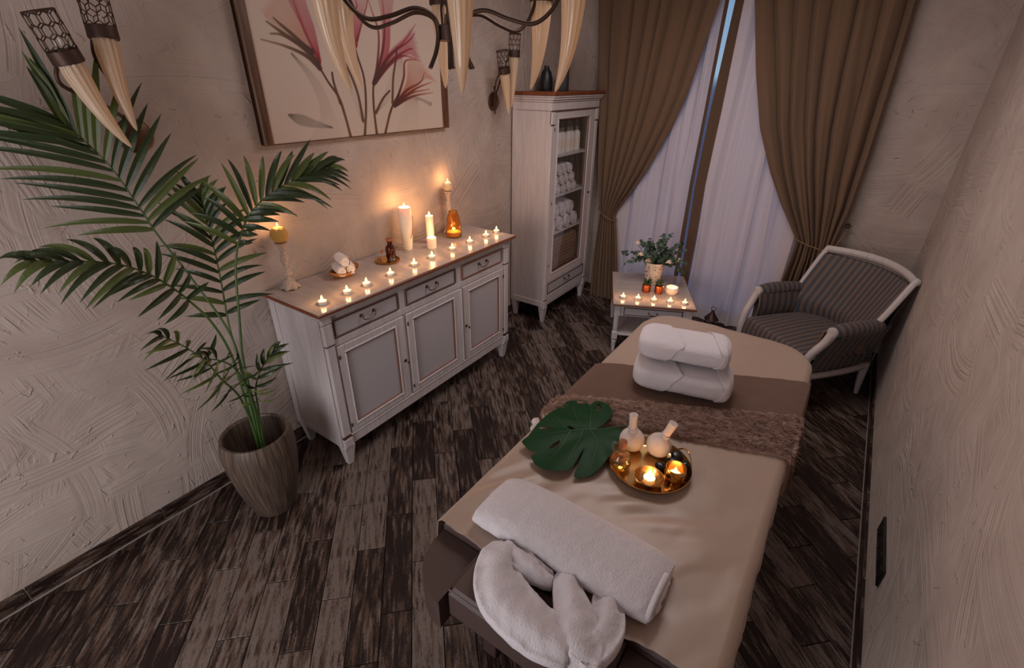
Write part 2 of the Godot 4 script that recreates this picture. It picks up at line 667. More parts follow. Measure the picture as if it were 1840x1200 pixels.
	m = mat("stone", col(22, 18, 18), 0.3)
	m = mat("black_card", col(18, 20, 26), 0.4)
	m = mat("grey_print", col(130, 134, 144), 0.5)
	m = mat("stripes", Color.WHITE, 0.7)
	m.albedo_texture = stripe_texture()
	m.rim_enabled = true
	m.rim = 0.3
	m = mat("euca_leaf", col(74, 98, 82), 0.6)
	m = mat("euca_dark", col(44, 66, 46), 0.55)
	m = mat("petal", col(226, 204, 184), 0.7)
	m = mat("succulent", col(52, 76, 46), 0.5)
	m = mat("basket", col(132, 100, 74), 0.8)
	m = mat("black_plastic", col(20, 18, 18), 0.35)
	m = mat("window_frame", col(206, 204, 204), 0.5)
	m = mat("frosted", col(236, 226, 218), 0.6)  # glowing face of the added ceiling lamp and the assumed door pane
	m.emission_enabled = true
	m.emission = col(255, 238, 224)
	m.emission_energy_multiplier = 0.6

# ---------------------------------------------------------------- the room
const WR := 2.783     # right wall
const ZB := -3.02    # back wall
const ZF := 2.30      # front wall, behind the camera
const HC := 2.75      # ceiling

func setup_view() -> void:
	var cam := Camera3D.new()
	cam.name = "camera"
	add_child(cam)
	cam.keep_aspect = Camera3D.KEEP_HEIGHT
	cam.fov = 69.35
	cam.near = 0.05
	cam.transform = Transform3D(Basis(Vector3(0.82013, 0.00899, -0.57210), Vector3(-0.27432, 0.88364, -0.37937), Vector3(0.50212, 0.46807, 0.72717)), Vector3(2.3036, 1.9062, 1.1994))
	cam.current = true
	var e := Environment.new()
	e.background_mode = Environment.BG_SKY
	var sm := ProceduralSkyMaterial.new()
	sm.sky_top_color = col(70, 120, 190)
	sm.sky_horizon_color = col(170, 205, 235)
	sm.ground_horizon_color = col(140, 165, 215)
	sm.ground_bottom_color = col(100, 116, 170)
	sm.sky_energy_multiplier = 0.9
	sm.ground_energy_multiplier = 0.6
	var sk := Sky.new()
	sk.sky_material = sm
	e.sky = sk
	e.tonemap_mode = Environment.TONE_MAPPER_LINEAR
	e.tonemap_exposure = 1.0
	e.sdfgi_enabled = true
	e.ssao_enabled = true
	e.ssil_enabled = true
	var we := WorldEnvironment.new()
	we.name = "environment"
	we.environment = e
	add_child(we)
	# soft light from behind the camera, inferred from shadows; door and corridor are assumed
	room_light("assumed_door_light", Vector3(1.15, 1.1, ZF - 0.03), Vector3.ZERO, Vector2(0.9, 1.9), col(250, 246, 252), 2.6)
	# fill light from above, added to even out the room; no lamp known there
	room_light("added_ceiling_fill", Vector3(1.45, HC - 0.075, -1.3), Vector3(-PI / 2, 0, 0), Vector2(0.9, 0.9), col(255, 241, 240), 2.0)

func room_light(called: String, at: Vector3, turn: Vector3, size: Vector2, c: Color, energy: float) -> void:
	var al := AreaLight3D.new()
	al.name = called
	al.area_size = size
	al.light_color = c
	al.light_energy = energy
	al.area_range = 9.0
	al.shadow_enabled = true
	add_child(al)
	al.position = at
	al.rotation = turn

func build_room() -> void:
	# floor: a grouted slab, planks laid at 45 degrees on it
	var b := MB.new()
	b.bb(Vector3(-0.12, -0.15, ZB - 0.12), Vector3(WR + 0.12, -0.010, ZF + 0.12), 0.0)
	var fl := struct_("floor", b, M.grout)
	var room := PackedVector2Array([Vector2(0, -ZF), Vector2(WR, -ZF), Vector2(WR, -ZB), Vector2(0, -ZB)])  # x, -z
	rng.seed = 5
	var pw := 0.122
	var pl := 0.50
	var du := Vector2(0.70711, -0.70711)   # along the planks, in (x, -z)
	var dw := Vector2(0.70711, 0.70711)
	var rest := MB.new()   # the rows behind the viewer
	for row in range(-22, 54):
		var shift := [0.0, 0.31, 0.12, 0.40, 0.22][posmod(row, 5)] as float
		for k in range(-14, 14):
			var o := du * (k * pl + shift) + dw * (row * pw)
			var g := 0.0016
			var p := PackedVector2Array([o + du * g + dw * g, o + du * (pl - g) + dw * g, o + du * (pl - g) + dw * (pw - g), o + du * g + dw * (pw - g)])
			for q in Geometry2D.intersect_polygons(p, room):
				if q.size() < 3: continue
				var cz := 0.0
				for pt in q: cz -= pt.y / q.size()
				var mb := rest if cz > 1.5 else MB.new()
				var n0 := mb.v.size()
				var rise := rng.randf_range(-0.0006, 0.0006)
				mb.prism(q, 0.010 + rise, 0.0014, Vector3(0, -0.010, 0), FACE_Y)
				var flip := rng.randi() % 2 == 0
				var jit := rng.randf() * 0.2
				for n in range(n0, mb.v.size()):
					var xy := Vector2(mb.v[n].x, -mb.v[n].z) - o
					var uu := xy.dot(dw) / pw
					var vv := xy.dot(du) / pl
					mb.t[n] = Vector2(1.0 - uu if flip else uu, (1.0 - vv if flip else vv) * 0.8 + jit)
				var tone := rng.randi() % 7
				if mb != rest: mi("plank", mb.mesh(), M["plank_%d" % tone], fl)
	mi("far_planks", rest.mesh(), M.plank_1, fl).set_meta("kind", "stuff")
	# walls with thickness
	b = MB.new()
	b.bb(Vector3(-0.12, -0.15, ZB - 0.12), Vector3(0, HC, ZF + 0.12), 0.0)
	struct_("wall_left", wall_uv(b), M.plaster)
	b = MB.new()
	b.bb(Vector3(WR, -0.15, ZB - 0.12), Vector3(WR + 0.12, HC, ZF + 0.12), 0.0)
	struct_("wall_right", wall_uv(b), M.plaster)
	b = MB.new()
	var x0 := 0.62
	var x1 := 2.02
	b.bb(Vector3(0, -0.15, ZB - 0.12), Vector3(x0, HC, ZB), 0.0)
	b.bb(Vector3(x1, -0.15, ZB - 0.12), Vector3(WR, HC, ZB), 0.0)
	b.bb(Vector3(x0, -0.15, ZB - 0.12), Vector3(x1, 0.10, ZB), 0.0)
	b.bb(Vector3(x0, 2.50, ZB - 0.12), Vector3(x1, HC, ZB), 0.0)
	struct_("wall_back", wall_uv(b), M.plaster)
	b = MB.new()
	b.bb(Vector3(0, -0.15, ZF), Vector3(0.65, HC, ZF + 0.12), 0.0)
	b.bb(Vector3(1.65, -0.15, ZF), Vector3(WR, HC, ZF + 0.12), 0.0)
	b.bb(Vector3(0.65, 2.1, ZF), Vector3(1.65, HC, ZF + 0.12), 0.0)
	b.bb(Vector3(0.65, -0.15, ZF), Vector3(1.65, -0.012, ZF + 0.12), 0.0)
	struct_("wall_front", wall_uv(b), M.plaster)
	b = MB.new()
	b.bb(Vector3(-0.12, HC, ZB - 0.12), Vector3(WR + 0.12, HC + 0.12, ZF + 0.12), 0.0)
	struct_("ceiling", b, M.ceiling_paint)
	# flat square lamp added on the unseen ceiling to house the fill light
	var cl := thing("added_ceiling_lamp", "unseen square ceiling lamp added to even out the light", "lamp", Vector3(1.45, HC, -1.3))
	b = MB.new()
	b.bb(Vector3(-0.48, -0.05, -0.48), Vector3(0.48, 0.0, 0.48), 0.006)
	part(cl, "housing", b, M.window_frame)
	b = MB.new()
	b.bb(Vector3(-0.45, -0.062, -0.45), Vector3(0.45, -0.05, 0.45), 0.003)
	part(cl, "fill_lamp_diffuser", b, M.frosted)
	# unseen glazed door, assumed as the carrier of the light from behind
	b = MB.new()
	b.bb(Vector3(0.652, 0.0, ZF + 0.03), Vector3(0.70, 2.098, ZF + 0.08))
	b.bb(Vector3(1.60, 0.0, ZF + 0.03), Vector3(1.648, 2.098, ZF + 0.08))
	b.bb(Vector3(0.70, 2.05, ZF + 0.03), Vector3(1.60, 2.098, ZF + 0.08))
	b.bb(Vector3(0.70, 0.0, ZF + 0.03), Vector3(1.60, 0.12, ZF + 0.08))
	var dr := struct_("door_1", b, M.window_frame)
	b = MB.new()
	b.bb(Vector3(0.695, 0.115, ZF + 0.045), Vector3(1.605, 2.055, ZF + 0.06), 0.0)
	mi("lit_door_pane", b.mesh(), M.frosted, dr)
	# window behind the curtains
	b = MB.new()
	for xx in [x0 + 0.025, (x0 + x1) / 2, x1 - 0.025]:
		b.bb(Vector3(xx - 0.025, 0.10, ZB - 0.10), Vector3(xx + 0.025, 2.50, ZB - 0.04))
	for yy in [0.125, 2.475]:
		b.bb(Vector3(x0 + 0.05, yy - 0.025, ZB - 0.098), Vector3(x1 - 0.05, yy + 0.025, ZB - 0.042))
	var wi := struct_("window_1", b, M.window_frame)
	var xm := (x0 + x1) / 2
	for pane in [[x0 + 0.05, xm - 0.025, 0.15, 2.45], [xm + 0.025, x1 - 0.05, 0.15, 2.45]]:
		b = MB.new()
		b.bb(Vector3(pane[0], pane[2], ZB - 0.074), Vector3(pane[1], pane[3], ZB - 0.068), 0.0)
		mi("pane", b.mesh(), M.clear_glass, wi)
	# tiled baseboards with pale joints
	base_run("baseboard_left", Vector3(0, 0, ZF), Vector3(0, 0, ZB), Vector3(1, 0, 0), 0.0)
	base_run("baseboard_right", Vector3(WR, 0, ZB), Vector3(WR, 0, ZF), Vector3(-1, 0, 0), 0.2)
	base_run("baseboard_back", Vector3(0.02, 0, ZB), Vector3(x0 - 0.0, 0, ZB), Vector3(0, 0, 1), 0.1)
	base_run("baseboard_back_right", Vector3(x1, 0, ZB), Vector3(WR - 0.02, 0, ZB), Vector3(0, 0, 1), 0.1)

func wall_uv(b: MB) -> MB:
	# lay the plaster out in metres on each face
	for k in range(0, b.ix.size(), 3):
		var n := (b.v[b.ix[k + 1]] - b.v[b.ix[k]]).cross(b.v[b.ix[k + 2]] - b.v[b.ix[k]]).abs()
		for j in 3:
			var p := b.v[b.ix[k + j]]
			b.t[b.ix[k + j]] = (Vector2(p.z, -p.y) if n.x > n.y and n.x > n.z else Vector2(p.x + 1.3, -p.y) if n.z > n.y else Vector2(p.x, p.z)) / 1.9
	return b

func base_run(called: String, a: Vector3, c: Vector3, out: Vector3, shift: float) -> void:
	var d := (c - a).normalized()
	var total := (c - a).length()
	var bs := Basis(d, Vector3.UP, d.cross(Vector3.UP))
	var sgn := 1.0 if bs.z.dot(out) > 0 else -1.0
	var b := MB.new()
	var mid := (a + c) / 2
	b.box(mid + out * 0.0035 + Vector3(0, 0.039, 0), Vector3(total, 0.078, 0.007), 0.0, bs)
	var st := struct_(called, b, M.pale_grout)
	var x := -shift
	while x < total:
		var p0 := maxf(x, 0.0) + 0.0022
		var p1 := minf(x + 0.5, total) - 0.0022
		if p1 - p0 > 0.01:
			b = MB.new()
			b.box(a + d * ((p0 + p1) / 2) + out * 0.0065 + Vector3(0, 0.0405, 0), Vector3(p1 - p0, 0.079, 0.011), 0.002, bs)
			for n in b.t.size():
				var q := b.v[n] - a
				b.t[n] = Vector2(q.y / 0.12 + 0.1, (q.dot(d) - x) / 0.5)
			mi("tile", b.mesh(), M["plank_%d" % [0, 3, 5][rng.randi() % 3]], st)
		x += 0.5
	# worn lighter strip where the tile meets the floor
	b = MB.new()
	b.box(mid + out * 0.0135 + Vector3(0, 0.004, 0), Vector3(total, 0.007, 0.003), 0.0, bs)
	mi("joint_strip", b.mesh(), M.pale_grout, st)

# ---------------------------------------------------------------- sideboard
func bail_handle(y: float, z: float, x: float, hw := 0.04) -> MB:
	var b := MB.new()
	for s in [-1, 1]:
		b.lathe([Vector2(0.0, 0), Vector2(0.009, 0.0), Vector2(0.0095, 0.003), Vector2(0.005, 0.005), Vector2(0.005, 0.012), Vector2(0.007, 0.015), Vector2(0.004, 0.02), Vector2(0.0, 0.021)], 10, Vector3(x, y, z + s * hw), Basis(Vector3(0, 0, 1), Vector3(1, 0, 0), Vector3(0, 1, 0)))
	var pts := [Vector3(x + 0.014, y, z - hw), Vector3(x + 0.018, y - 0.012, z - hw), Vector3(x + 0.018, y - 0.022, z - hw * 0.75), Vector3(x + 0.018, y - 0.025, z - hw * 0.35), Vector3(x + 0.019, y - 0.027, z), Vector3(x + 0.018, y - 0.025, z + hw * 0.35), Vector3(x + 0.018, y - 0.022, z + hw * 0.75), Vector3(x + 0.018, y - 0.012, z + hw), Vector3(x + 0.014, y, z + hw)]
	b.tube(curve(pts, 25), 0.0028, 6)
	return b

func frame_x(b: MB, x: float, y0: float, y1: float, z0: float, z1: float, w: float, d: float, bev := 0.002) -> MB:
	# four mitred rails round a rectangle that faces +x
	var za := minf(z0, z1)
	var zb := maxf(z0, z1)
	b.bb(Vector3(x, y0, za), Vector3(x + d, y0 + w, zb), bev)
	b.bb(Vector3(x, y1 - w, za), Vector3(x + d, y1, zb), bev)
	b.bb(Vector3(x, y0 + w, za), Vector3(x + d, y1 - w, za + w), bev)
	b.bb(Vector3(x, y0 + w, zb - w), Vector3(x + d, y1 - w, zb), bev)
	return b

func taper_leg(at: Vector3, h: float, top: float, foot: float) -> MB:
	var b := MB.new()
	var y1 := h - 0.018
	var q := []
	for p in [[top * 0.92, y1], [foot, 0.0]]:
		q.append([Vector3(-p[0], p[1], -p[0]) + at, Vector3(p[0], p[1], -p[0]) + at, Vector3(p[0], p[1], p[0]) + at, Vector3(-p[0], p[1], p[0]) + at])
	for k in 4:
		b.face([q[0][(k + 1) % 4], q[1][(k + 1) % 4], q[1][k], q[0][k]])
	b.face([q[1][0], q[1][1], q[1][2], q[1][3]])
	b.box(at + Vector3(0, h - 0.009, 0), Vector3(top * 2, 0.018, top * 2), 0.004)
	return b

func build_sideboard() -> void:
	var t := thing("sideboard", "whitewashed wooden sideboard with three drawers and doors, candles on top", "sideboard", Vector3(0.22, 0, -0.70))
	var zn := 0.058
	var zf := -1.458
	var xf := 0.418
	var b := MB.new()
	# carcass
	b.bb(Vector3(0.012, 0.135, zf), Vector3(xf, 0.915, zn), 0.003)
	# side panel frames
	b.bb(Vector3(0.012, 0.135, zn), Vector3(0.06, 0.90, zn + 0.006), 0.002)
	b.bb(Vector3(xf - 0.05, 0.135, zn), Vector3(xf, 0.90, zn + 0.006), 0.002)
	b.bb(Vector3(0.06, 0.135, zn), Vector3(xf - 0.05, 0.175, zn + 0.006), 0.002)
	wpart(t, "body", b, M.white_wood)
	# top: brown edged slab with a grey-white glossy panel
	b = MB.new()
	b.bb(Vector3(0.012, 0.930, -1.497), Vector3(0.470, 0.9485, 0.090), 0.005)
	wpart(t, "top_edge", b, M.brown_wood, "thin brown edge of the sideboard top")
	b = MB.new()
	b.bb(Vector3(0.014, 0.9480, -1.492), Vector3(0.464, 0.9505, 0.084), 0.001)
	wpart(t, "top", b, M.white_top)
	b = MB.new()
	b.bb(Vector3(0.012, 0.917, -1.482), Vector3(0.452, 0.930, 0.076), 0.004)
	b.bb(Vector3(0.012, 0.903, -1.472), Vector3(0.440, 0.918, 0.068), 0.004)
	wpart(t, "cornice", b, M.white_wood)
	# corner posts with capital and base
	for z in [0.029, -1.430]:
		b = MB.new()
		b.bb(Vector3(xf - 0.01, 0.205, z - 0.024), Vector3(xf + 0.016, 0.752, z + 0.024), 0.004)
		b.bb(Vector3(xf - 0.01, 0.757, z - 0.026), Vector3(xf + 0.019, 0.868, z + 0.026), 0.004)
		b.bb(Vector3(xf - 0.01, 0.872, z - 0.028), Vector3(xf + 0.021, 0.903, z + 0.028), 0.004)
		b.bb(Vector3(xf - 0.01, 0.135, z - 0.028), Vector3(xf + 0.021, 0.188, z + 0.028), 0.004)
		var po := wpart(t, "corner_post", b, M.white_wood)
		b = MB.new()
		b.bb(Vector3(xf - 0.008, 0.188, z - 0.0265), Vector3(xf + 0.0185, 0.192, z + 0.0265), 0.001)
		part(po, "bead", b, M.dark_bead)
		b = MB.new()
		b.bb(Vector3(xf - 0.008, 0.752, z - 0.025), Vector3(xf + 0.0175, 0.757, z + 0.025), 0.001)
		part(po, "bead", b, M.dark_bead)
	# rails
	b = MB.new()
	b.bb(Vector3(xf - 0.01, 0.130, -1.400), Vector3(xf + 0.008, 0.185, -0.002), 0.003)
	b.bb(Vector3(xf - 0.01, 0.187, -1.400), Vector3(xf + 0.012, 0.198, -0.002), 0.003)
	b.bb(Vector3(xf - 0.01, 0.735, -1.400), Vector3(xf + 0.006, 0.772, -0.002), 0.003)
	b.bb(Vector3(xf - 0.01, 0.880, -1.400), Vector3(xf + 0.006, 0.903, -0.002), 0.003)
	for z in [-0.453, -0.930]:
		b.bb(Vector3(xf - 0.01, 0.772, z - 0.022), Vector3(xf + 0.006, 0.88, z + 0.022), 0.003)
	wpart(t, "rail", b, M.white_wood)
	var bays := [[-0.008, -0.425], [-0.482, -0.900], [-0.962, -1.388]]
	for k in 3:
		var z0: float = bays[k][0]
		var z1: float = bays[k][1]
		b = MB.new()
		b.bb(Vector3(xf - 0.005, 0.778, z1), Vector3(xf + 0.004, 0.876, z0), 0.002)
		var dw := wpart(t, "drawer", b, M.white_panel)
		b = MB.new()
		frame_x(b, xf + 0.003, 0.778, 0.876, z0, z1, 0.010, 0.007, 0.003)
		part(dw, "bead", b, M.dark_bead if k < 2 else M.bead_brown)
		part(dw, "handle", bail_handle(0.838, (z0 + z1) / 2, xf + 0.004), M.brass_dark, "dark brass bail handle")
	var doors := [[-0.006, -0.447], [-0.470, -0.938], [-0.958, -1.398]]
	var panels := [[-0.052, -0.382], [-0.521, -0.868], [-1.022, -1.348]]
	for k in 3:
		var z0: float = doors[k][0]
		var z1: float = doors[k][1]
		b = MB.new()
		# stiles and rails stand proud of the panel
		b.bb(Vector3(xf - 0.004, 0.203, panels[k][0]), Vector3(xf + 0.012, 0.730, z0), 0.003)
		b.bb(Vector3(xf - 0.004, 0.203, z1), Vector3(xf + 0.012, 0.730, panels[k][1]), 0.003)
		b.bb(Vector3(xf - 0.004, 0.203, panels[k][1]), Vector3(xf + 0.012, 0.252, panels[k][0]), 0.003)
		b.bb(Vector3(xf - 0.004, 0.684, panels[k][1]), Vector3(xf + 0.012, 0.730, panels[k][0]), 0.003)
		var d := wpart(t, "door", b, M.white_wood)
		b = MB.new()
		b.bb(Vector3(xf - 0.004, 0.250, panels[k][1] - 0.002), Vector3(xf + 0.003, 0.686, panels[k][0] + 0.002), 0.001)
		part(d, "panel", b, M.white_panel)
		b = MB.new()
		frame_x(b, xf + 0.002, 0.240, 0.696, panels[k][0] + 0.011, panels[k][1] - 0.011, 0.013, 0.015, 0.006)
		part(d, "moulding", b, M.white_wood)
		b = MB.new()
		frame_x(b, xf + 0.002, 0.251, 0.685, panels[k][0], panels[k][1], 0.0065, 0.010, 0.003)
		part(d, "bead", b, M.bead_brown, "reddish brown bead round the panel")
		# hinges and key plate
		var hz: float = z0 - 0.004 if k < 2 else z1 + 0.004
		for hy in [0.252, 0.672]:
			b = MB.new()
			b.lathe([Vector2(0, 0), Vector2(0.004, 0.001), Vector2(0.0045, 0.004), Vector2(0.0045, 0.018), Vector2(0.003, 0.022), Vector2(0, 0.024)], 8, Vector3(xf + 0.013, hy - 0.012, hz))
			part(d, "hinge", b, M.iron)
		var kz: float = z1 + 0.02 if k < 1 else z0 - 0.02
		if k != 1:
			b = MB.new()
			b.lathe([Vector2(0.010, 0), Vector2(0.010, 0.002), Vector2(0.006, 0.004), Vector2(0, 0.004)], 14, Vector3(xf + 0.012, 0.452, kz), Basis(Vector3(0, 0, 1), Vector3(1, 0, 0), Vector3(0, 1, 0)))
			b.tube([Vector3(xf + 0.014, 0.452, kz), Vector3(xf + 0.034, 0.450, kz)], 0.002, 6)
			b.box(Vector3(xf + 0.040, 0.448, kz), Vector3(0.012, 0.016, 0.003), 0.001)
			part(d, "key", b, M.brass_dark, "dark brass key in its plate")
	b = MB.new()
	b.bb(Vector3(xf + 0.006, 0.205, -0.944), Vector3(xf + 0.020, 0.728, -0.934), 0.003)
	wpart(t, "closing_strip", b, M.white_wood)
	for z in [0.024, -1.424]:
		for x in [0.05, xf - 0.018]:
			wpart(t, "leg", taper_leg(Vector3(x, 0, z), 0.135, 0.033, 0.015), M.white_wood)

# ---------------------------------------------------------------- glazed cabinet
func build_cabinet() -> void:
	var t := thing("display_cabinet", "tall whitewashed cabinet with glazed door, beside the brown curtain", "cabinet", Vector3(0.18, 0, -2.47))
	var zn := -2.098
	var zf := -2.862
	var xf := 0.352
	var b := MB.new()
	# open carcass: sides, back, top, bottom
	b.bb(Vector3(0.012, 0.145, zn - 0.022), Vector3(xf, 1.70, zn), 0.003)
	b.bb(Vector3(0.012, 0.145, zf), Vector3(xf, 1.70, zf + 0.022), 0.003)
	b.bb(Vector3(0.012, 1.66, zf + 0.022), Vector3(xf, 1.70, zn - 0.022), 0.003)
	b.bb(Vector3(0.012, 0.145, zf + 0.022), Vector3(xf, 0.165, zn - 0.022), 0.003)
	b.bb(Vector3(0.012, 0.165, zn), Vector3(0.055, 1.70, zn + 0.005), 0.002)
	b.bb(Vector3(0.012, 0.145, zn), Vector3(xf, 0.195, zn + 0.006), 0.002)
	wpart(t, "body", b, M.white_wood)
	b = MB.new()
	b.bb(Vector3(0.012, 0.165, zf + 0.023), Vector3(0.020, 1.66, zn - 0.023), 0.001)
	b.bb(Vector3(0.020, 0.165, zn - 0.026), Vector3(xf - 0.022, 1.66, zn - 0.0225), 0.0005)
	b.bb(Vector3(0.020, 0.165, zf + 0.0225), Vector3(xf - 0.022, 1.66, zf + 0.026), 0.0005)
	b.bb(Vector3(0.020, 0.385, zf + 0.026), Vector3(xf - 0.022, 0.400, zn - 0.026), 0.001)
	wpart(t, "lining", b, M.inside_wood, "brown wooden inside of the cabinet")
	for y in [0.760, 1.068, 1.375]:
		b = MB.new()
		b.bb(Vector3(0.022, y - 0.014, zf + 0.027), Vector3(xf - 0.024, y, zn - 0.027), 0.002)
		wpart(t, "shelf", b, M.white_wood)
	# cornice
	b = MB.new()
	b.bb(Vector3(0.012, 1.700, zf - 0.004), Vector3(xf + 0.006, 1.755, zn + 0.006), 0.003)
	b.bb(Vector3(0.012, 1.755, zf - 0.014), Vector3(xf + 0.014, 1.770, zn + 0.010), 0.004)
	b.bb(Vector3(0.012, 1.770, zf - 0.022), Vector3(xf + 0.026, 1.786, zn + 0.016), 0.005)
	b.bb(Vector3(0.012, 1.786, zf - 0.028), Vector3(xf + 0.034, 1.798, zn + 0.020), 0.004)
	wpart(t, "cornice", b, M.white_wood)
	b = MB.new()
	b.bb(Vector3(0.012, 1.799, zf - 0.032), Vector3(xf + 0.039, 1.822, zn + 0.024), 0.004)
	wpart(t, "top", b, M.brown_wood, "brown wooden top board")
	b = MB.new()
	b.bb(Vector3(xf - 0.004, 1.694, zf + 0.01), Vector3(xf + 0.012, 1.701, zn + 0.002), 0.002)
	wpart(t, "bead", b, M.dark_bead)
	# posts
	for z in [zn - 0.024, zf + 0.024]:
		b = MB.new()
		b.bb(Vector3(xf - 0.012, 0.205, z - 0.022), Vector3(xf + 0.008, 1.60, z + 0.022), 0.004)
		b.bb(Vector3(xf - 0.012, 1.607, z - 0.024), Vector3(xf + 0.011, 1.694, z + 0.024), 0.004)
		b.bb(Vector3(xf - 0.012, 0.145, z - 0.024), Vector3(xf + 0.011, 0.199, z + 0.024), 0.004)
		var po := wpart(t, "corner_post", b, M.white_wood)
		b = MB.new()
		b.bb(Vector3(xf - 0.010, 1.600, z - 0.023), Vector3(xf + 0.0095, 1.607, z + 0.023), 0.001)
		part(po, "bead", b, M.dark_bead)
		b = MB.new()
		b.bb(Vector3(xf - 0.010, 0.199, z - 0.023), Vector3(xf + 0.0095, 0.205, z + 0.023), 0.001)
		part(po, "bead", b, M.dark_bead)
	# door with glass
	b = MB.new()
	var dz0 := zn - 0.050
	var dz1 := zf + 0.050
	b.bb(Vector3(xf - 0.018, 0.365, dz0 - 0.055), Vector3(xf + 0.004, 1.690, dz0), 0.003)
	b.bb(Vector3(xf - 0.018, 0.365, dz1), Vector3(xf + 0.004, 1.690, dz1 + 0.10), 0.003)
	b.bb(Vector3(xf - 0.018, 0.365, dz1 + 0.10), Vector3(xf + 0.004, 0.430, dz0 - 0.055), 0.003)
	b.bb(Vector3(xf - 0.018, 1.642, dz1 + 0.10), Vector3(xf + 0.004, 1.690, dz0 - 0.055), 0.003)
	frame_x(b, xf - 0.002, 0.420, 1.652, dz0 - 0.045, dz1 + 0.09, 0.013, 0.012, 0.005)
	var d := wpart(t, "door", b, M.white_wood)
	b = MB.new()
	frame_x(b, xf - 0.006, 0.428, 1.644, dz0 - 0.053, dz1 + 0.098, 0.010, 0.008, 0.003)
	part(d, "bead", b, M.bead_brown)
	b = MB.new()
	b.bb(Vector3(xf - 0.012, 0.428, dz1 + 0.098), Vector3(xf - 0.008, 1.644, dz0 - 0.053), 0.0)
	part(d, "pane", b, M.clear_glass, "clear glass pane")
	for hy in [1.56, 1.02, 0.50]:
		b = MB.new()
		b.lathe([Vector2(0, 0), Vector2(0.004, 0.001), Vector2(0.0045, 0.004), Vector2(0.0045, 0.02), Vector2(0.003, 0.024), Vector2(0, 0.026)], 8, Vector3(xf + 0.007, hy, dz0 + 0.003))
		part(d, "hinge", b, M.iron)
	b = MB.new()
	b.lathe([Vector2(0.009, 0), Vector2(0.009, 0.002), Vector2(0.005, 0.004), Vector2(0, 0.004)], 12, Vector3(xf + 0.004, 1.02, dz1 + 0.03), Basis(Vector3(0, 0, 1), Vector3(1, 0, 0), Vector3(0, 1, 0)))
	b.box(Vector3(xf + 0.014, 1.02, dz1 + 0.03), Vector3(0.014, 0.014, 0.003), 0.001)
	part(d, "key", b, M.brass_dark)
	# drawer
	b = MB.new()
	b.bb(Vector3(xf - 0.018, 0.250, dz1), Vector3(xf + 0.002, 0.352, dz0), 0.002)
	var dw := wpart(t, "drawer", b, M.white_panel)
	b = MB.new()
	frame_x(b, xf + 0.001, 0.252, 0.350, dz0, dz1, 0.009, 0.006, 0.003)
	part(dw, "bead", b, M.dark_bead)
	part(dw, "handle", bail_handle(0.315, (dz0 + dz1) / 2, xf + 0.002), M.brass_dark)
	b = MB.new()
	b.bb(Vector3(xf - 0.018, 0.165, dz1), Vector3(xf + 0.003, 0.240, dz0), 0.003)
	b.bb(Vector3(xf - 0.018, 0.240, dz1), Vector3(xf - 0.002, 0.250, dz0), 0.001)
	b.bb(Vector3(xf - 0.018, 0.352, dz1), Vector3(xf + 0.002, 0.363, dz0), 0.002)
	wpart(t, "rail", b, M.white_wood)
	for z in [zn - 0.026, zf + 0.026]:
		for x in [0.045, xf - 0.02]:
			wpart(t, "leg", taper_leg(Vector3(x, 0, z), 0.145, 0.030, 0.014), M.white_wood)
	# ---- what stands in and on it
	var mb := MB.new()
	mb.lathe([Vector2(0, 0), Vector2(0.030, 0), Vector2(0.032, 0.004), Vector2(0.032, 0.135), Vector2(0.026, 0.150), Vector2(0.014, 0.158), Vector2(0.012, 0.166)], 18)
	var proto := thing("lotion_bottle", "white lotion bottle on the top shelf of the glazed cabinet", "bottle", Vector3(0.25, 1.376, -2.30), 0.0, "lotion bottles in the cabinet")
	part(proto, "body", mb, M.white_plastic)
	mb = MB.new()
	mb.lathe([Vector2(0.0325, 0.03), Vector2(0.0328, 0.031), Vector2(0.0328, 0.10), Vector2(0.0325, 0.101)], 18)
	part(proto, "wrapper", mb, M.ceramic)
	mb = MB.new()
	mb.lathe([Vector2(0.016, 0.160), Vector2(0.016, 0.185), Vector2(0.014, 0.188), Vector2(0, 0.188)], 14)
	part(proto, "cap", mb, M.cap_grey)
	for k in range(1, 6):
		copy(proto, Vector3(0.25 + 0.012 * (k % 2), 1.376, -2.30 - 0.075 * k))
	# rolled towels on the second shelf, folded ones on the third
	var roll := towel_roll("rolled_towel", "small white rolled towel in the bottom row on the second cabinet shelf", 0.24, 0.042, "rolled towels in the cabinet")
	roll.position = Vector3(0.195, 1.069 + 0.042, -2.235)
	var n := 0
	for row in 3:
		for k in (5 - row):
			if row == 0 and k == 0: continue
			copy(roll, Vector3(0.195 + 0.004 * (n % 3), 1.069 + 0.042 + row * 0.074, -2.235 - 0.088 * k - row * 0.044), 0.0, ["small white rolled towel in the bottom row on the second cabinet shelf", "small white rolled towel in the middle row on the second cabinet shelf", "small white rolled towel in the top row on the second cabinet shelf"][row])
			n += 1
	var big := towel_roll("thick_rolled_towel", "thick white rolled towel in the bottom row on the third cabinet shelf", 0.26, 0.060, "thick rolled towels in the cabinet")
	big.position = Vector3(0.19, 0.761 + 0.06, -2.255)
	for q in [[1, 0], [2, 0], [3, 0], [0.5, 1], [1.5, 1], [2.5, 1]]:
		copy(big, Vector3(0.19 - 0.01 * q[1], 0.761 + 0.06 + q[1] * 0.107, -2.255 - q[0] * 0.124), 0.0, "thick white rolled towel %s on the third cabinet shelf" % ("lying on top of others" if q[1] else "in the bottom row"))
	# patterned basket at the bottom
	mb = MB.new()
	var bk := thing("storage_basket", "brown woven basket behind the glass at the cabinet bottom", "basket", Vector3(0.185, 0.401, -2.48))
	mb.blob(Vector3(0, 0.15, 0), Vector3(0.125, 0.15, 0.29), 0.35, 0.35, Basis(), 36, 16, nz(8, 0.2), 0.012)
	part(bk, "body", mb, M.basket)
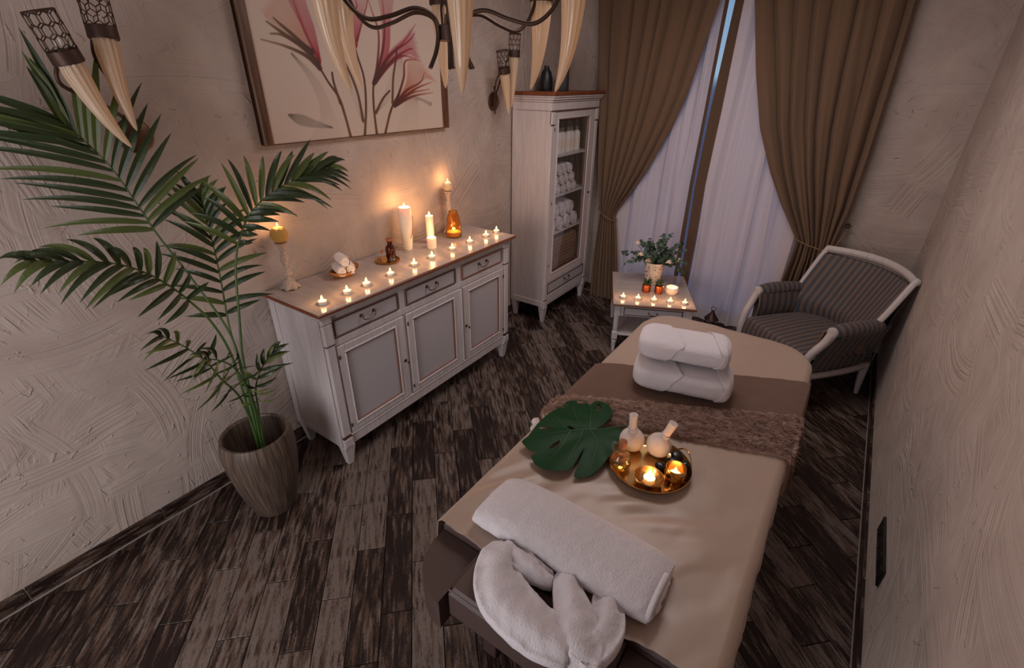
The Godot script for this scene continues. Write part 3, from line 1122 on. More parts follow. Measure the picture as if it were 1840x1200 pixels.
	for k in 9:
		mb = MB.new()
		var yy := 0.03 + k * 0.03
		var pts := []
		for j in 41:
			var th := TAU * j / 40
			var cp := pow(sqrt(maxf(0.0, 1.0 - pow(absf((yy - 0.15) / 0.15), 5.7))), 0.35)
			pts.append(Vector3(signf(cos(th)) * pow(absf(cos(th)), 0.35) * 0.126 * cp, yy + 0.003 * sin(th * 14), signf(sin(th)) * pow(absf(sin(th)), 0.35) * 0.292 * cp))
		mb.tube(pts, 0.006, 5, false)
		part(bk, "woven_band", mb, M.basket)
	# dark boxes on the cabinet top
	mb = MB.new()
	mb.box(Vector3(0, 0.095, 0), Vector3(0.05, 0.195, 0.135), 0.003)
	var bx := thing("black_box", "upright black box with a grey printed mark on top of the glazed cabinet", "box", Vector3(0.22, 1.823, -2.50), 0.35)
	part(bx, "body", mb, M.black_card)
	mb = MB.new()
	mb.bb(Vector3(0.0252, 0.01, 0.050), Vector3(0.0256, 0.19, 0.057), 0.0)
	part(bx, "edge_line", mb, M.grey_print)
	mb = MB.new()
	mb.bb(Vector3(0.0252, 0.135, -0.018), Vector3(0.0256, 0.160, -0.008), 0.0)
	mb.bb(Vector3(0.0252, 0.110, -0.030), Vector3(0.0256, 0.114, 0.020), 0.0)
	part(bx, "printed_mark", mb, M.grey_print)
	mb = MB.new()
	mb.lathe([Vector2(0, 0), Vector2(0.045, 0.0), Vector2(0.050, 0.02), Vector2(0.048, 0.08), Vector2(0.036, 0.13), Vector2(0.02, 0.15), Vector2(0.018, 0.17), Vector2(0, 0.17)], 22)
	single("black_vase", "rounded black vase behind the box on top of the cabinet", "vase", mb, M.black_card, Vector3(0.13, 1.823, -2.375))

func towel_roll(called: String, label: String, length: float, r: float, group := "", m: Material = null) -> Node3D:
	# spiral of cloth, axis along x
	var t := thing(called, label, "towel", Vector3.ZERO, 0.0, group)
	var b := MB.new()
	var f := nz(int(r * 1000), 0.25, 2)
	var rows := []
	var n := 34
	for i in 13:
		var x := (float(i) / 12 - 0.5) * length
		var row := []
		var endk := 1.0 - 0.10 * pow(absf(float(i) / 12 - 0.5) * 2.0, 6)
		for j in n + 1:
			var th := TAU * (j % n) / n
			var rr := r * endk * (1.0 + 0.05 * f.get_noise_3d(x * 60, cos(th) * 4, sin(th) * 4))
			row.append(Vector3(x, rr * cos(th), rr * sin(th)))
		rows.append(row)
	b.grid(rows)
	if m == null: m = M.terry
	part(t, "roll", b, m)
	for s in [-1.0, 1.0]:
		b = MB.new()
		var pts := []
		for k in 60:
			var a := TAU * 2.6 * k / 59.0
			var rr := r * (0.10 + 0.80 * k / 59.0)
			pts.append(Vector3(s * (length * 0.5 - 0.006 + 0.001 * sin(k * 0.7)), rr * cos(a), rr * sin(a)))
		b.tube(pts, r * 0.165, 6)
		part(t, "spiral_end", b, m)
	return t

# ---------------------------------------------------------------- candles
func flame_shape(h: float) -> MB:
	var b := MB.new()
	b.lathe([Vector2(0, 0), Vector2(h * 0.17, h * 0.10), Vector2(h * 0.25, h * 0.28), Vector2(h * 0.22, h * 0.5), Vector2(h * 0.11, h * 0.78), Vector2(0.0, h)], 12)
	return b

func flame_on(t: Node3D, at: Vector3, h: float, energy: float) -> void:
	var b := MB.new()
	b.tube([at - Vector3(0, 0.008, 0), at + Vector3(0.0006, 0.004, 0)], 0.0009, 5)
	part(t, "wick", b, M.wick)
	var f := part(t, "flame", flame_shape(h), M.flame, "burning candle flame")
	f.position = at + Vector3(0, 0.003, 0)
	var l := OmniLight3D.new()
	l.name = "flame_light"
	l.light_color = col(255, 186, 120)
	l.light_energy = energy
	l.light_size = 0.008
	l.omni_range = 6.0
	l.omni_attenuation = 2.0
	l.shadow_enabled = true
	t.add_child(l)
	l.position = at + Vector3(0, 0.003 + h * 0.45, 0)

const E_TEA := 0.0075

func tealight(called: String, label: String, group: String, energy := E_TEA) -> Node3D:
	var t := thing(called, label, "candle", Vector3.ZERO, 0.0, group)
	var b := MB.new()
	b.lathe([Vector2(0, 0), Vector2(0.0185, 0), Vector2(0.0190, 0.001), Vector2(0.0192, 0.0165), Vector2(0.0186, 0.0168), Vector2(0.0184, 0.0155)], 24)
	part(t, "cup", b, M.wax)
	b = MB.new()
	b.lathe([Vector2(0.0183, 0.003), Vector2(0.0183, 0.0140), Vector2(0.0160, 0.0145), Vector2(0.004, 0.0138), Vector2(0, 0.0138)], 24)
	part(t, "wax", b, M.wax)
	flame_on(t, Vector3(0, 0.0165, 0), 0.027, energy)
	return t

func build_candles() -> void:
	var y := 0.9506
	var spots := [[0.374, -0.009], [0.366, -0.159], [0.361, -0.285], [0.352, -0.457], [0.343, -0.646], [0.337, -0.799], [0.330, -0.990], [0.324, -1.171], [0.322, -1.346], [0.319, -1.470]]
	var ord := ["first", "second", "third", "fourth", "fifth", "sixth", "seventh", "eighth", "ninth", "tenth"]
	var proto: Node3D
	for k in 10:
		var lb: String = "burning tealight along the sideboard front, %s counted from the potted palm" % ord[k]
		if k == 0:
			proto = tealight("tealight", lb, "tealights on the sideboard")
			proto.position = Vector3(spots[0][0], y, spots[0][1])
		else:
			copy(proto, Vector3(spots[k][0], y, spots[k][1]), 0.4 * k, lb)
	# carved candlestick with golden ball candle
	var t := candlestick("carved_candlestick", "carved white candlestick with a golden ball candle, by the palm", Vector3(0.078, y, -0.035), 0.275, 0.042, M.gold_wax, "golden textured ball candle")
	candlestick("carved_candlestick", "carved white candlestick with cream ball candle behind the amber bottle", Vector3(0.062, y, -1.275), 0.325, 0.033, M.cream_wax, "cream textured ball candle")
	# tall white candle in a tapering holder
	var b := MB.new()
	t = thing("tall_candle", "tallest thick white candle with a twig tied on, beside the brown bottle", "candle", Vector3(0.098, y, -0.835))
	b.lathe([Vector2(0, 0), Vector2(0.026, 0), Vector2(0.029, 0.004), Vector2(0.036, 0.10), Vector2(0.0395, 0.18), Vector2(0.0395, 0.250), Vector2(0.038, 0.262), Vector2(0.033, 0.264), Vector2(0.028, 0.254), Vector2(0, 0.252)], 30)
	part(t, "wax", b, M.wax)
	b = MB.new()
	b.tube(curve([Vector3(0.040, 0.21, -0.024), Vector3(0.040, 0.15, -0.018), Vector3(0.040, 0.10, -0.006), Vector3(0.038, 0.075, 0.004)], 12), 0.0022, 5)
	part(t, "twig", b, M.cork)
	flame_on(t, Vector3(0, 0.258, 0), 0.030, 0.028)
	# medium pillar and short one
	t = thing("pillar_candle", "slim white pillar candle behind the short one", "candle", Vector3(0.125, y, -1.015))
	b = MB.new()
	b.lathe([Vector2(0, 0), Vector2(0.024, 0), Vector2(0.025, 0.002), Vector2(0.025, 0.176), Vector2(0.022, 0.180), Vector2(0.018, 0.176), Vector2(0, 0.174)], 24)
	part(t, "wax", b, M.wax)
	flame_on(t, Vector3(0, 0.180, 0), 0.026, 0.020)
	t = thing("short_candle", "short wide white candle in front of the slim pillar candle", "candle", Vector3(0.200, y, -0.945))
	b = MB.new()
	b.lathe([Vector2(0, 0), Vector2(0.026, 0), Vector2(0.028, 0.003), Vector2(0.030, 0.066), Vector2(0.0275, 0.069), Vector2(0.0255, 0.062), Vector2(0, 0.060)], 24)
	part(t, "wax", b, M.wax)
	flame_on(t, Vector3(0, 0.066, 0), 0.024, 0.014)
	# amber bottle with a tealight in it
	t = thing("amber_bottle", "amber glass bottle lantern with a candle burning inside", "candle holder", Vector3(0.150, y, -1.215))
	b = MB.new()
	b.lathe([Vector2(0.0000, 0.0011), Vector2(0.0439, 0.0011), Vector2(0.0512, 0.0064), Vector2(0.0525, 0.0318), Vector2(0.0488, 0.0848), Vector2(0.0415, 0.1325), Vector2(0.0366, 0.1505), Vector2(0.0293, 0.1590), Vector2(0.0281, 0.1696), Vector2(0.0317, 0.1738), Vector2(0.0281, 0.1760), Vector2(0.0256, 0.1696), Vector2(0.0262, 0.1590), Vector2(0.0329, 0.1495), Vector2(0.0378, 0.1314), Vector2(0.0451, 0.0848), Vector2(0.0488, 0.0318), Vector2(0.0464, 0.0095), Vector2(0.0000, 0.0064)], 32)
	part(t, "glass", b, M.amber_glass)
	b = MB.new()
	b.lathe([Vector2(0, 0.0068), Vector2(0.044, 0.0105), Vector2(0.0475, 0.036), Vector2(0.043, 0.038), Vector2(0, 0.036)], 28)
	part(t, "wax", b, M.wax)
	flame_on(t, Vector3(0, 0.042, 0), 0.022, 0.014)

func candlestick(called: String, label: String, at: Vector3, h: float, rb: float, wax: Material, wl: String) -> Node3D:
	var t := thing(called, label, "candle holder", at)
	var b := MB.new()
	var s := h / 0.275
	# scalloped foot
	var rows := []
	var pr := [Vector2(0.040, 0.0), Vector2(0.044, 0.006), Vector2(0.040, 0.016), Vector2(0.030, 0.026), Vector2(0.022, 0.036), Vector2(0.026, 0.044), Vector2(0.020, 0.052)]
	for p in pr:
		var row := []
		for j in 49:
			var th := -TAU * j / 48
			var sc := 1.0 + 0.14 * cos(6 * th) * clampf(1.0 - p.y / 0.04, 0.0, 1.0)
			row.append(Vector3(p.x * sc * cos(th), p.y * s + (0.008 * (0.5 - 0.5 * cos(6 * th)) if p.y < 0.003 else 0.0), p.x * sc * sin(th)))
		rows.append(row)
	b.grid(rows)
	part(t, "foot", b, M.carved_white)
	b = MB.new()
	b.lathe([Vector2(0.018, 0.050 * s), Vector2(0.013, 0.062 * s), Vector2(0.021, 0.072 * s), Vector2(0.021, 0.080 * s), Vector2(0.012, 0.090 * s), Vector2(0.011, 0.110 * s), Vector2(0.018, 0.135 * s), Vector2(0.021, 0.155 * s), Vector2(0.016, 0.178 * s), Vector2(0.010, 0.192 * s), Vector2(0.016, 0.200 * s), Vector2(0.014, 0.210 * s), Vector2(0.020, 0.224 * s), Vector2(0.030, 0.234 * s), Vector2(0.031, 0.239 * s), Vector2(0.0, 0.239 * s)], 22)
	part(t, "stem", b, M.carved_white)
	b = MB.new()
	var f := nz(15, 0.9, 2)
	b.blob(Vector3(0, 0.239 * s + rb * 0.93, 0), Vector3(rb, rb * 0.95, rb), 1.0, 1.0, Basis(), 40, 24, f, 0.003)
	part(t, "ball_candle", b, wax, wl)
	flame_on(t, Vector3(0, 0.239 * s + rb * 1.88, 0), 0.018, 0.016)
	return t

func build_sideboard_things() -> void:
	var y := 0.9506
	# wooden dish with three rolled flannels
	var t := thing("wooden_dish", "boat shaped wooden dish holding three rolled flannels", "dish", Vector3(0.145, y, -0.315), 0.15)
	var b := MB.new()
	var rows := []
	for p in [Vector2(0.0, 0.002), Vector2(0.5, 0.0), Vector2(0.72, 0.004), Vector2(0.92, 0.018), Vector2(1.0, 0.031), Vector2(0.97, 0.032), Vector2(0.88, 0.021), Vector2(0.68, 0.010), Vector2(0.0, 0.008)]:
		var row := []
		for j in 41:
			var th := -TAU * j / 40
			var lift: float = 0.012 * pow(absf(sin(th)), 4.0) * p.x
			row.append(Vector3(0.062 * p.x * cos(th), p.y + lift * (0.0 if p.y < 0.003 else 1.0), 0.096 * p.x * sin(th)))
		rows.append(row)
	b.grid(rows)
	part(t, "bowl", b, M.bowl_wood)
	var ax := Vector3(0.93, 0, 0.36)
	var r1 := towel_roll("rolled_flannel", "white rolled flannel in the wooden dish, on the palm side", 0.108, 0.027, "rolled flannels in the wooden dish", M.flannel)
	r1.position = Vector3(0.150, y + 0.044, -0.284)
	r1.rotation.y = -0.35
	copy(r1, Vector3(0.158, y + 0.044, -0.341), -0.40, "white rolled flannel in the wooden dish, on the brass tray side")
	copy(r1, Vector3(0.148, y + 0.090, -0.312), -0.30, "white rolled flannel lying on top of two others in the dish")
	# brass tray with bottles
	b = MB.new()
	b.lathe([Vector2(0, 0.0), Vector2(0.064, 0.0), Vector2(0.072, 0.006), Vector2(0.073, 0.010), Vector2(0.071, 0.011), Vector2(0.062, 0.004), Vector2(0, 0.003)], 40)
	single("brass_tray", "small round brass tray under the brown bottle", "tray", b, M.brass, Vector3(0.165, y, -0.607))
	t = thing("brown_bottle", "brown glass apothecary bottle with round stopper on the brass tray", "bottle", Vector3(0.142, y + 0.0035, -0.655))
	b = MB.new()
	b.lathe([Vector2(0, 0), Vector2(0.026, 0), Vector2(0.029, 0.004), Vector2(0.029, 0.058), Vector2(0.025, 0.072), Vector2(0.014, 0.082), Vector2(0.013, 0.094), Vector2(0.017, 0.097), Vector2(0.014, 0.099), Vector2(0.011, 0.094), Vector2(0.011, 0.082), Vector2(0.022, 0.071), Vector2(0.026, 0.057), Vector2(0.026, 0.006), Vector2(0, 0.004)], 26)
	part(t, "glass", b, M.brown_glass)
	b = MB.new()
	b.lathe([Vector2(0.010, 0.090), Vector2(0.011, 0.100), Vector2(0.019, 0.104), Vector2(0.020, 0.114), Vector2(0.014, 0.121), Vector2(0, 0.123)], 18)
	part(t, "stopper", b, M.cork)
	t = thing("cork_flask", "small clear round flask with a cork on the brass tray", "bottle", Vector3(0.165, y + 0.0035, -0.575))
	b = MB.new()
	b.lathe([Vector2(0, 0), Vector2(0.016, 0.0), Vector2(0.022, 0.008), Vector2(0.023, 0.018), Vector2(0.017, 0.032), Vector2(0.008, 0.042), Vector2(0.007, 0.058), Vector2(0.009, 0.060)], 22)
	part(t, "glass", b, M.clear_glass)
	b = MB.new()
	b.lathe([Vector2(0, 0.002), Vector2(0.019, 0.006), Vector2(0.021, 0.014), Vector2(0.020, 0.022), Vector2(0, 0.022)], 20)
	part(t, "liquid", b, M.oil)
	b = MB.new()
	b.lathe([Vector2(0, 0.050), Vector2(0.0065, 0.050), Vector2(0.008, 0.070), Vector2(0, 0.071)], 12)
	part(t, "stopper", b, M.cork)
	t = thing("glass_jar", "little round glass jar with a loop of twine on the brass tray", "jar", Vector3(0.205, y + 0.0035, -0.610))
	b = MB.new()
	b.lathe([Vector2(0, 0), Vector2(0.014, 0), Vector2(0.019, 0.008), Vector2(0.019, 0.022), Vector2(0.013, 0.033), Vector2(0.012, 0.038)], 20)
	part(t, "glass", b, M.clear_glass)
	b = MB.new()
	b.tube(curve([Vector3(-0.012, 0.036, -0.004), Vector3(-0.018, 0.055, -0.012), Vector3(-0.006, 0.070, -0.018), Vector3(0.008, 0.058, -0.010), Vector3(0.012, 0.037, 0.002)], 18), 0.0016, 5)
	part(t, "twine", b, M.copper)

# ---------------------------------------------------------------- picture
var canvas: Image

func dab(x: float, y: float, r: float, c: Color, a: float) -> void:
	var w := canvas.get_width()
	var h := canvas.get_height()
	var ri := int(ceil(r))
	for j in range(maxi(0, int(y) - ri), mini(h, int(y) + ri + 1)):
		for i in range(maxi(0, int(x) - ri), mini(w, int(x) + ri + 1)):
			var d := sqrt((i - x) * (i - x) + (j - y) * (j - y)) / r
			if d < 1.0:
				var k := a * (1.0 - d * d)
				canvas.set_pixel(i, j, canvas.get_pixel(i, j).lerp(c, k))

func brush(pts: Array, w0: float, w1: float, c0: Color, c1: Color, a0: float, a1: float) -> void:
	var sz := Vector2(canvas.get_width(), canvas.get_height())
	var n := 0
	var pl := 0.0
	for k in pts.size() - 1: pl += ((pts[k + 1] - pts[k]) * sz).length()
	n = int(pl / 2.2) + 4
	var cv := curve(pts, n)
	for k in n:
		var f := float(k) / (n - 1)
		var p: Vector2 = cv[k]
		dab(p.x * sz.x, (1.0 - p.y) * sz.y, maxf(0.9, lerpf(w0, w1, f)), c0.lerp(c1, f), lerpf(a0, a1, f))

func veil(a: Array, b: Array, c0: Color, c1: Color, lines: int, al: float, leaf := false) -> void:
	# translucent petal or leaf: many fine streaks between two edges, thinning out towards the tip
	var n := lines * 2
	for k in n:
		var f := float(k) / (n - 1)
		var p := []
		for i in a.size():
			var q: Vector2 = (a[i] as Vector2).lerp(b[i], f)
			if i == a.size() - 1 and not leaf: q = (p[i - 1] as Vector2).lerp(q, 0.65 + 0.5 * fposmod(k * 0.618, 1.0))
			p.append(q)
		var w := 0.45 + 0.9 * fposmod(k * 0.37, 1.0)
		brush(p, 2.2, 2.6 if leaf else 3.6, c0, c1, al * w, al * (0.7 if leaf else 0.08))

func build_picture() -> void:
	canvas = Image.create(640, 512, false, Image.FORMAT_RGB8)
	canvas.fill(col(196, 178, 164))
	var leafc := col(128, 112, 98)
	var stemc := col(92, 66, 44)
	var dk := col(70, 40, 30)
	var red := col(150, 34, 46)
	var pink := col(170, 56, 84)
	var orange := col(158, 62, 36)
	var olive := col(112, 86, 48)
	# pale leaves
	veil([Vector2(0.18, 0.0), Vector2(0.255, 0.12), Vector2(0.235, 0.26), Vector2(0.175, 0.375)], [Vector2(0.34, 0.0), Vector2(0.32, 0.12), Vector2(0.27, 0.27), Vector2(0.178, 0.38)], leafc, leafc, 12, 0.06, true)
	veil([Vector2(0.30, 0.055), Vector2(0.21, 0.065), Vector2(0.15, 0.085), Vector2(0.118, 0.125)], [Vector2(0.30, 0.06), Vector2(0.22, 0.10), Vector2(0.17, 0.125), Vector2(0.122, 0.128)], col(110, 98, 88), col(110, 98, 88), 16, 0.10, true)
	veil([Vector2(0.64, 0.0), Vector2(0.70, 0.13), Vector2(0.76, 0.19), Vector2(0.89, 0.15)], [Vector2(0.78, 0.0), Vector2(0.80, 0.12), Vector2(0.80, 0.17), Vector2(0.88, 0.13)], leafc, leafc, 12, 0.07, true)
	veil([Vector2(0.542, 0.119), Vector2(0.60, 0.22), Vector2(0.66, 0.33), Vector2(0.71, 0.40)], [Vector2(0.545, 0.119), Vector2(0.64, 0.19), Vector2(0.71, 0.30), Vector2(0.72, 0.40)], leafc, leafc, 9, 0.07, true)
	veil([Vector2(0.454, 0.076), Vector2(0.40, 0.24), Vector2(0.36, 0.34), Vector2(0.34, 0.42)], [Vector2(0.46, 0.08), Vector2(0.45, 0.24), Vector2(0.41, 0.35), Vector2(0.35, 0.42)], leafc, leafc, 9, 0.07, true)
	# translucent petals
	veil([Vector2(0.29, 0.33), Vector2(0.20, 0.43), Vector2(0.12, 0.49), Vector2(0.09, 0.53)], [Vector2(0.292, 0.34), Vector2(0.25, 0.48), Vector2(0.23, 0.58), Vector2(0.20, 0.66)], orange, col(200, 140, 120), 26, 0.15)
	veil([Vector2(0.29, 0.345), Vector2(0.245, 0.47), Vector2(0.20, 0.58), Vector2(0.17, 0.70)], [Vector2(0.295, 0.35), Vector2(0.29, 0.48), Vector2(0.27, 0.60), Vector2(0.30, 0.72)], red, pink, 20, 0.17)
	veil([Vector2(0.465, 0.42), Vector2(0.44, 0.50), Vector2(0.43, 0.60), Vector2(0.40, 0.75)], [Vector2(0.475, 0.42), Vector2(0.50, 0.50), Vector2(0.54, 0.60), Vector2(0.60, 0.75)], red, pink, 24, 0.17)
	veil([Vector2(0.545, 0.26), Vector2(0.60, 0.40), Vector2(0.62, 0.55), Vector2(0.60, 0.72)], [Vector2(0.55, 0.26), Vector2(0.64, 0.40), Vector2(0.67, 0.55), Vector2(0.72, 0.72)], red, pink, 22, 0.17)
	veil([Vector2(0.55, 0.265), Vector2(0.64, 0.40), Vector2(0.74, 0.48), Vector2(0.80, 0.54)], [Vector2(0.555, 0.26), Vector2(0.66, 0.35), Vector2(0.76, 0.40), Vector2(0.83, 0.37)], red, pink, 24, 0.17)
	veil([Vector2(0.65, 0.145), Vector2(0.73, 0.26), Vector2(0.75, 0.36), Vector2(0.80, 0.42)], [Vector2(0.65, 0.14), Vector2(0.76, 0.22), Vector2(0.86, 0.28), Vector2(0.93, 0.26)], orange, col(196, 120, 104), 26, 0.14)
	# stems
	for s in [[Vector2(0.386, 0.0), Vector2(0.368, 0.128), Vector2(0.351, 0.199), Vector2(0.315, 0.261), Vector2(0.287, 0.321)], [Vector2(0.357, 0.167), Vector2(0.340, 0.255), Vector2(0.338, 0.304)], [Vector2(0.459, 0.0), Vector2(0.485, 0.149), Vector2(0.492, 0.281), Vector2(0.469, 0.393), Vector2(0.465, 0.465)], [Vector2(0.461, 0.076), Vector2(0.446, 0.229), Vector2(0.396, 0.366), Vector2(0.355, 0.393)], [Vector2(0.527, 0.0), Vector2(0.527, 0.147), Vector2(0.541, 0.255), Vector2(0.583, 0.321)], [Vector2(0.535, 0.113), Vector2(0.582, 0.180), Vector2(0.627, 0.220)], [Vector2(0.574, 0.0), Vector2(0.613, 0.101), Vector2(0.644, 0.157), Vector2(0.693, 0.226)], [Vector2(0.636, 0.157), Vector2(0.654, 0.282), Vector2(0.681, 0.377), Vector2(0.691, 0.430)]]:
		brush(s, 5.5, 3.0, stemc, dk, 0.9, 0.9)
	# dark strokes of the petals
	for s in [[Vector2(0.287, 0.321), Vector2(0.235, 0.371), Vector2(0.157, 0.405), Vector2(0.07, 0.425)], [Vector2(0.284, 0.344), Vector2(0.219, 0.409), Vector2(0.154, 0.447), Vector2(0.107, 0.449)], [Vector2(0.268, 0.389), Vector2(0.180, 0.439), Vector2(0.132, 0.472), Vector2(0.101, 0.494)], [Vector2(0.262, 0.385), Vector2(0.19, 0.455), Vector2(0.15, 0.49), Vector2(0.13, 0.51)]]:
		brush(s, 7.5, 2.2, dk, olive, 0.85, 0.5)
	for s in [[Vector2(0.287, 0.356), Vector2(0.249, 0.455), Vector2(0.230, 0.533), Vector2(0.21, 0.62)], [Vector2(0.465, 0.465), Vector2(0.469, 0.548), Vector2(0.473, 0.70)], [Vector2(0.480, 0.448), Vector2(0.515, 0.529), Vector2(0.556, 0.627), Vector2(0.58, 0.75)], [Vector2(0.47, 0.44), Vector2(0.44, 0.55), Vector2(0.50, 0.60), Vector2(0.44, 0.72)]]:
		brush(s, 4.0, 1.8, col(110, 30, 30), red, 0.7, 0.5)
	for s in [[Vector2(0.541, 0.255), Vector2(0.569, 0.334), Vector2(0.596, 0.481), Vector2(0.577, 0.571), Vector2(0.549, 0.66)], [Vector2(0.546, 0.261), Vector2(0.611, 0.419), Vector2(0.634, 0.546), Vector2(0.633, 0.72)], [Vector2(0.546, 0.261), Vector2(0.629, 0.375), Vector2(0.735, 0.459), Vector2(0.816, 0.551)], [Vector2(0.549, 0.261), Vector2(0.642, 0.349), Vector2(0.728, 0.392), Vector2(0.830, 0.369)], [Vector2(0.554, 0.268), Vector2(0.646, 0.388), Vector2(0.760, 0.461), Vector2(0.807, 0.504)], [Vector2(0.56, 0.28), Vector2(0.66, 0.37), Vector2(0.75, 0.42), Vector2(0.79, 0.43)]]:
		brush(s, 7.0, 1.6, dk, col(150, 24, 50), 0.85, 0.35)
	for s in [[Vector2(0.647, 0.143), Vector2(0.728, 0.219), Vector2(0.820, 0.261), Vector2(0.852, 0.312)], [Vector2(0.651, 0.149), Vector2(0.752, 0.204), Vector2(0.882, 0.224)], [Vector2(0.651, 0.146), Vector2(0.716, 0.282), Vector2(0.734, 0.365), Vector2(0.804, 0.375)], [Vector2(0.651, 0.146), Vector2(0.781, 0.225), Vector2(0.895, 0.261)], [Vector2(0.66, 0.15), Vector2(0.77, 0.19), Vector2(0.90, 0.205)]]:
		brush(s, 7.0, 1.6, dk, col(150, 44, 30), 0.85, 0.4)
	var m := mat("canvas_print", Color.WHITE, 0.6)
	m.albedo_texture = itex(canvas)
	m.texture_repeat = false
	var z0 := -0.084
	var z1 := -1.343
	var y0 := 1.62
	var y1 := 2.62
	var t := thing("framed_flower_print", "large print of translucent red and orange flowers with brown side rails", "picture", Vector3(0.01, y0, (z0 + z1) / 2))
	var b := MB.new()
	b.bb(Vector3(0.002, y0 + 0.004, z1 + 0.03), Vector3(0.030, y1 - 0.004, z0 - 0.03), 0.002)
	for n in b.v.size():
		b.t[n] = Vector2((b.v[n].z - z0) / (z1 - z0), 1.0 - (b.v[n].y - y0) / (y1 - y0))
	wpart(t, "canvas", b, m, "flower print on a cream ground")
	for z in [z0, z1]:
		var s := -1.0 if z == z0 else 1.0
		b = MB.new()
		b.bb(Vector3(0.002, y0, z), Vector3(0.036, y1, z + s * 0.050), 0.006)
		b.bb(Vector3(0.002, y0, z - s * 0.0), Vector3(0.044, y1, z + s * 0.012), 0.004)
		wpart(t, "side_rail", b, M.frame_wood)
	b = MB.new()
	b.bb(Vector3(0.002, y0, z1 + 0.05), Vector3(0.031, y0 + 0.004, z0 - 0.05), 0.001)
	b.bb(Vector3(0.002, y1 - 0.004, z1 + 0.05), Vector3(0.031, y1, z0 - 0.05), 0.001)
	wpart(t, "edge_strip", b, M.frame_wood)

# ---------------------------------------------------------------- lamps with glass horns (unlit)
func horn_shape(length: float, r: float, bend: Vector3, seg := 13) -> MB:
	# fluted, tapering, bending horn that hangs from the origin
	var b := MB.new()
	var rows := []
	var n := 26
	for i in n + 1:
		var f := float(i) / n
		var rr := r * (pow(1.0 - f, 0.6) * 0.97 + 0.03)
		if f < 0.12: rr *= 0.90 + 0.10 * f / 0.12
		var c := Vector3(0, -length * f, 0) + bend * f * f * f
		var row := []
		for j in seg * 6 + 1:
			var th := TAU * (j % (seg * 6)) / (seg * 6)
			var q := rr * (1.0 + 0.055 * cos(seg * th) * (1.0 - f))
			row.append(c + Vector3(q * cos(th), 0, q * sin(th)))
		rows.append(row)
	rows.reverse()
	var g := []
	for row in rows:
		row.reverse()
		g.append(row)
	b.grid(g)
	return b

func hex_cage(r: float, h: float) -> MB:
	# honeycomb wire round a cylinder
	var b := MB.new()
	var nc := 9
	var nr := 3
	var w := 0.0017
	var P := func(a: float, y: float): return Vector3(r * cos(a), y, r * sin(a))
	var da := TAU / nc
	var dy := h / (nr * 1.5 + 0.5)
	for row in nr + 1:
		for k in nc:
			var a: float = (k + 0.5 * (row % 2)) * da
			var y := row * dy * 1.5
			# zig from (a, y) up to both neighbours, and a post
			var lo: Vector3 = P.call(a, y)
			b.tube([lo, P.call(a + da * 0.25, y + dy * 0.25), P.call(a + da / 2, y + dy * 0.5)], w, 4, false)
			b.tube([lo, P.call(a - da * 0.25, y + dy * 0.25), P.call(a - da / 2, y + dy * 0.5)], w, 4, false)
			if row < nr:
				b.tube([P.call(a + da / 2, y + dy * 0.5), P.call(a + da / 2, y + dy * 1.5)], w, 4, false)
	var ring := []
	for k in 33: ring.append(P.call(TAU * k / 32, h))
	b.tube(ring, w * 1.5, 5, false)
	return b

func cup_and_horn(t: Node3D, at: Vector3, tilt: Basis, length: float, r: float, bend: Vector3) -> void:
	var b := MB.new()
	b.lathe([Vector2(r * 0.9, -0.002), Vector2(r * 1.12, -0.002), Vector2(r * 1.18, 0.002), Vector2(r * 1.16, 0.034), Vector2(r * 1.05, 0.036), Vector2(r * 1.02, 0.004), Vector2(0, 0.004)], 28)
	var o := part(t, "metal_cup", b, M.iron)
	o.transform = Transform3D(tilt, at)
	b = hex_cage(r * 1.12, 0.10)
	var cg := part(o, "wire_cage", b, M.iron, "dark honeycomb wire cage")
	cg.position = Vector3(0, 0.034, 0)
	b = MB.new()
	b.lathe([Vector2(0.010, 0.004), Vector2(0.010, 0.028), Vector2(0.014, 0.040), Vector2(0.017, 0.055), Vector2(0.013, 0.072), Vector2(0.004, 0.084), Vector2(0, 0.086)], 14)
	part(o, "bulb", b, M.clear_glass)
	var h := part(t, "glass_horn", horn_shape(length, r, bend), M.horn_glass, "fluted cream glass horn")
	h.transform = Transform3D(tilt, at)

func tilt_to(down: Vector3) -> Basis:
	# basis whose -y looks along down
	var y := -down.normalized()
	var x := y.cross(Vector3.BACK).normalized()
	return Basis(x, y, x.cross(y))

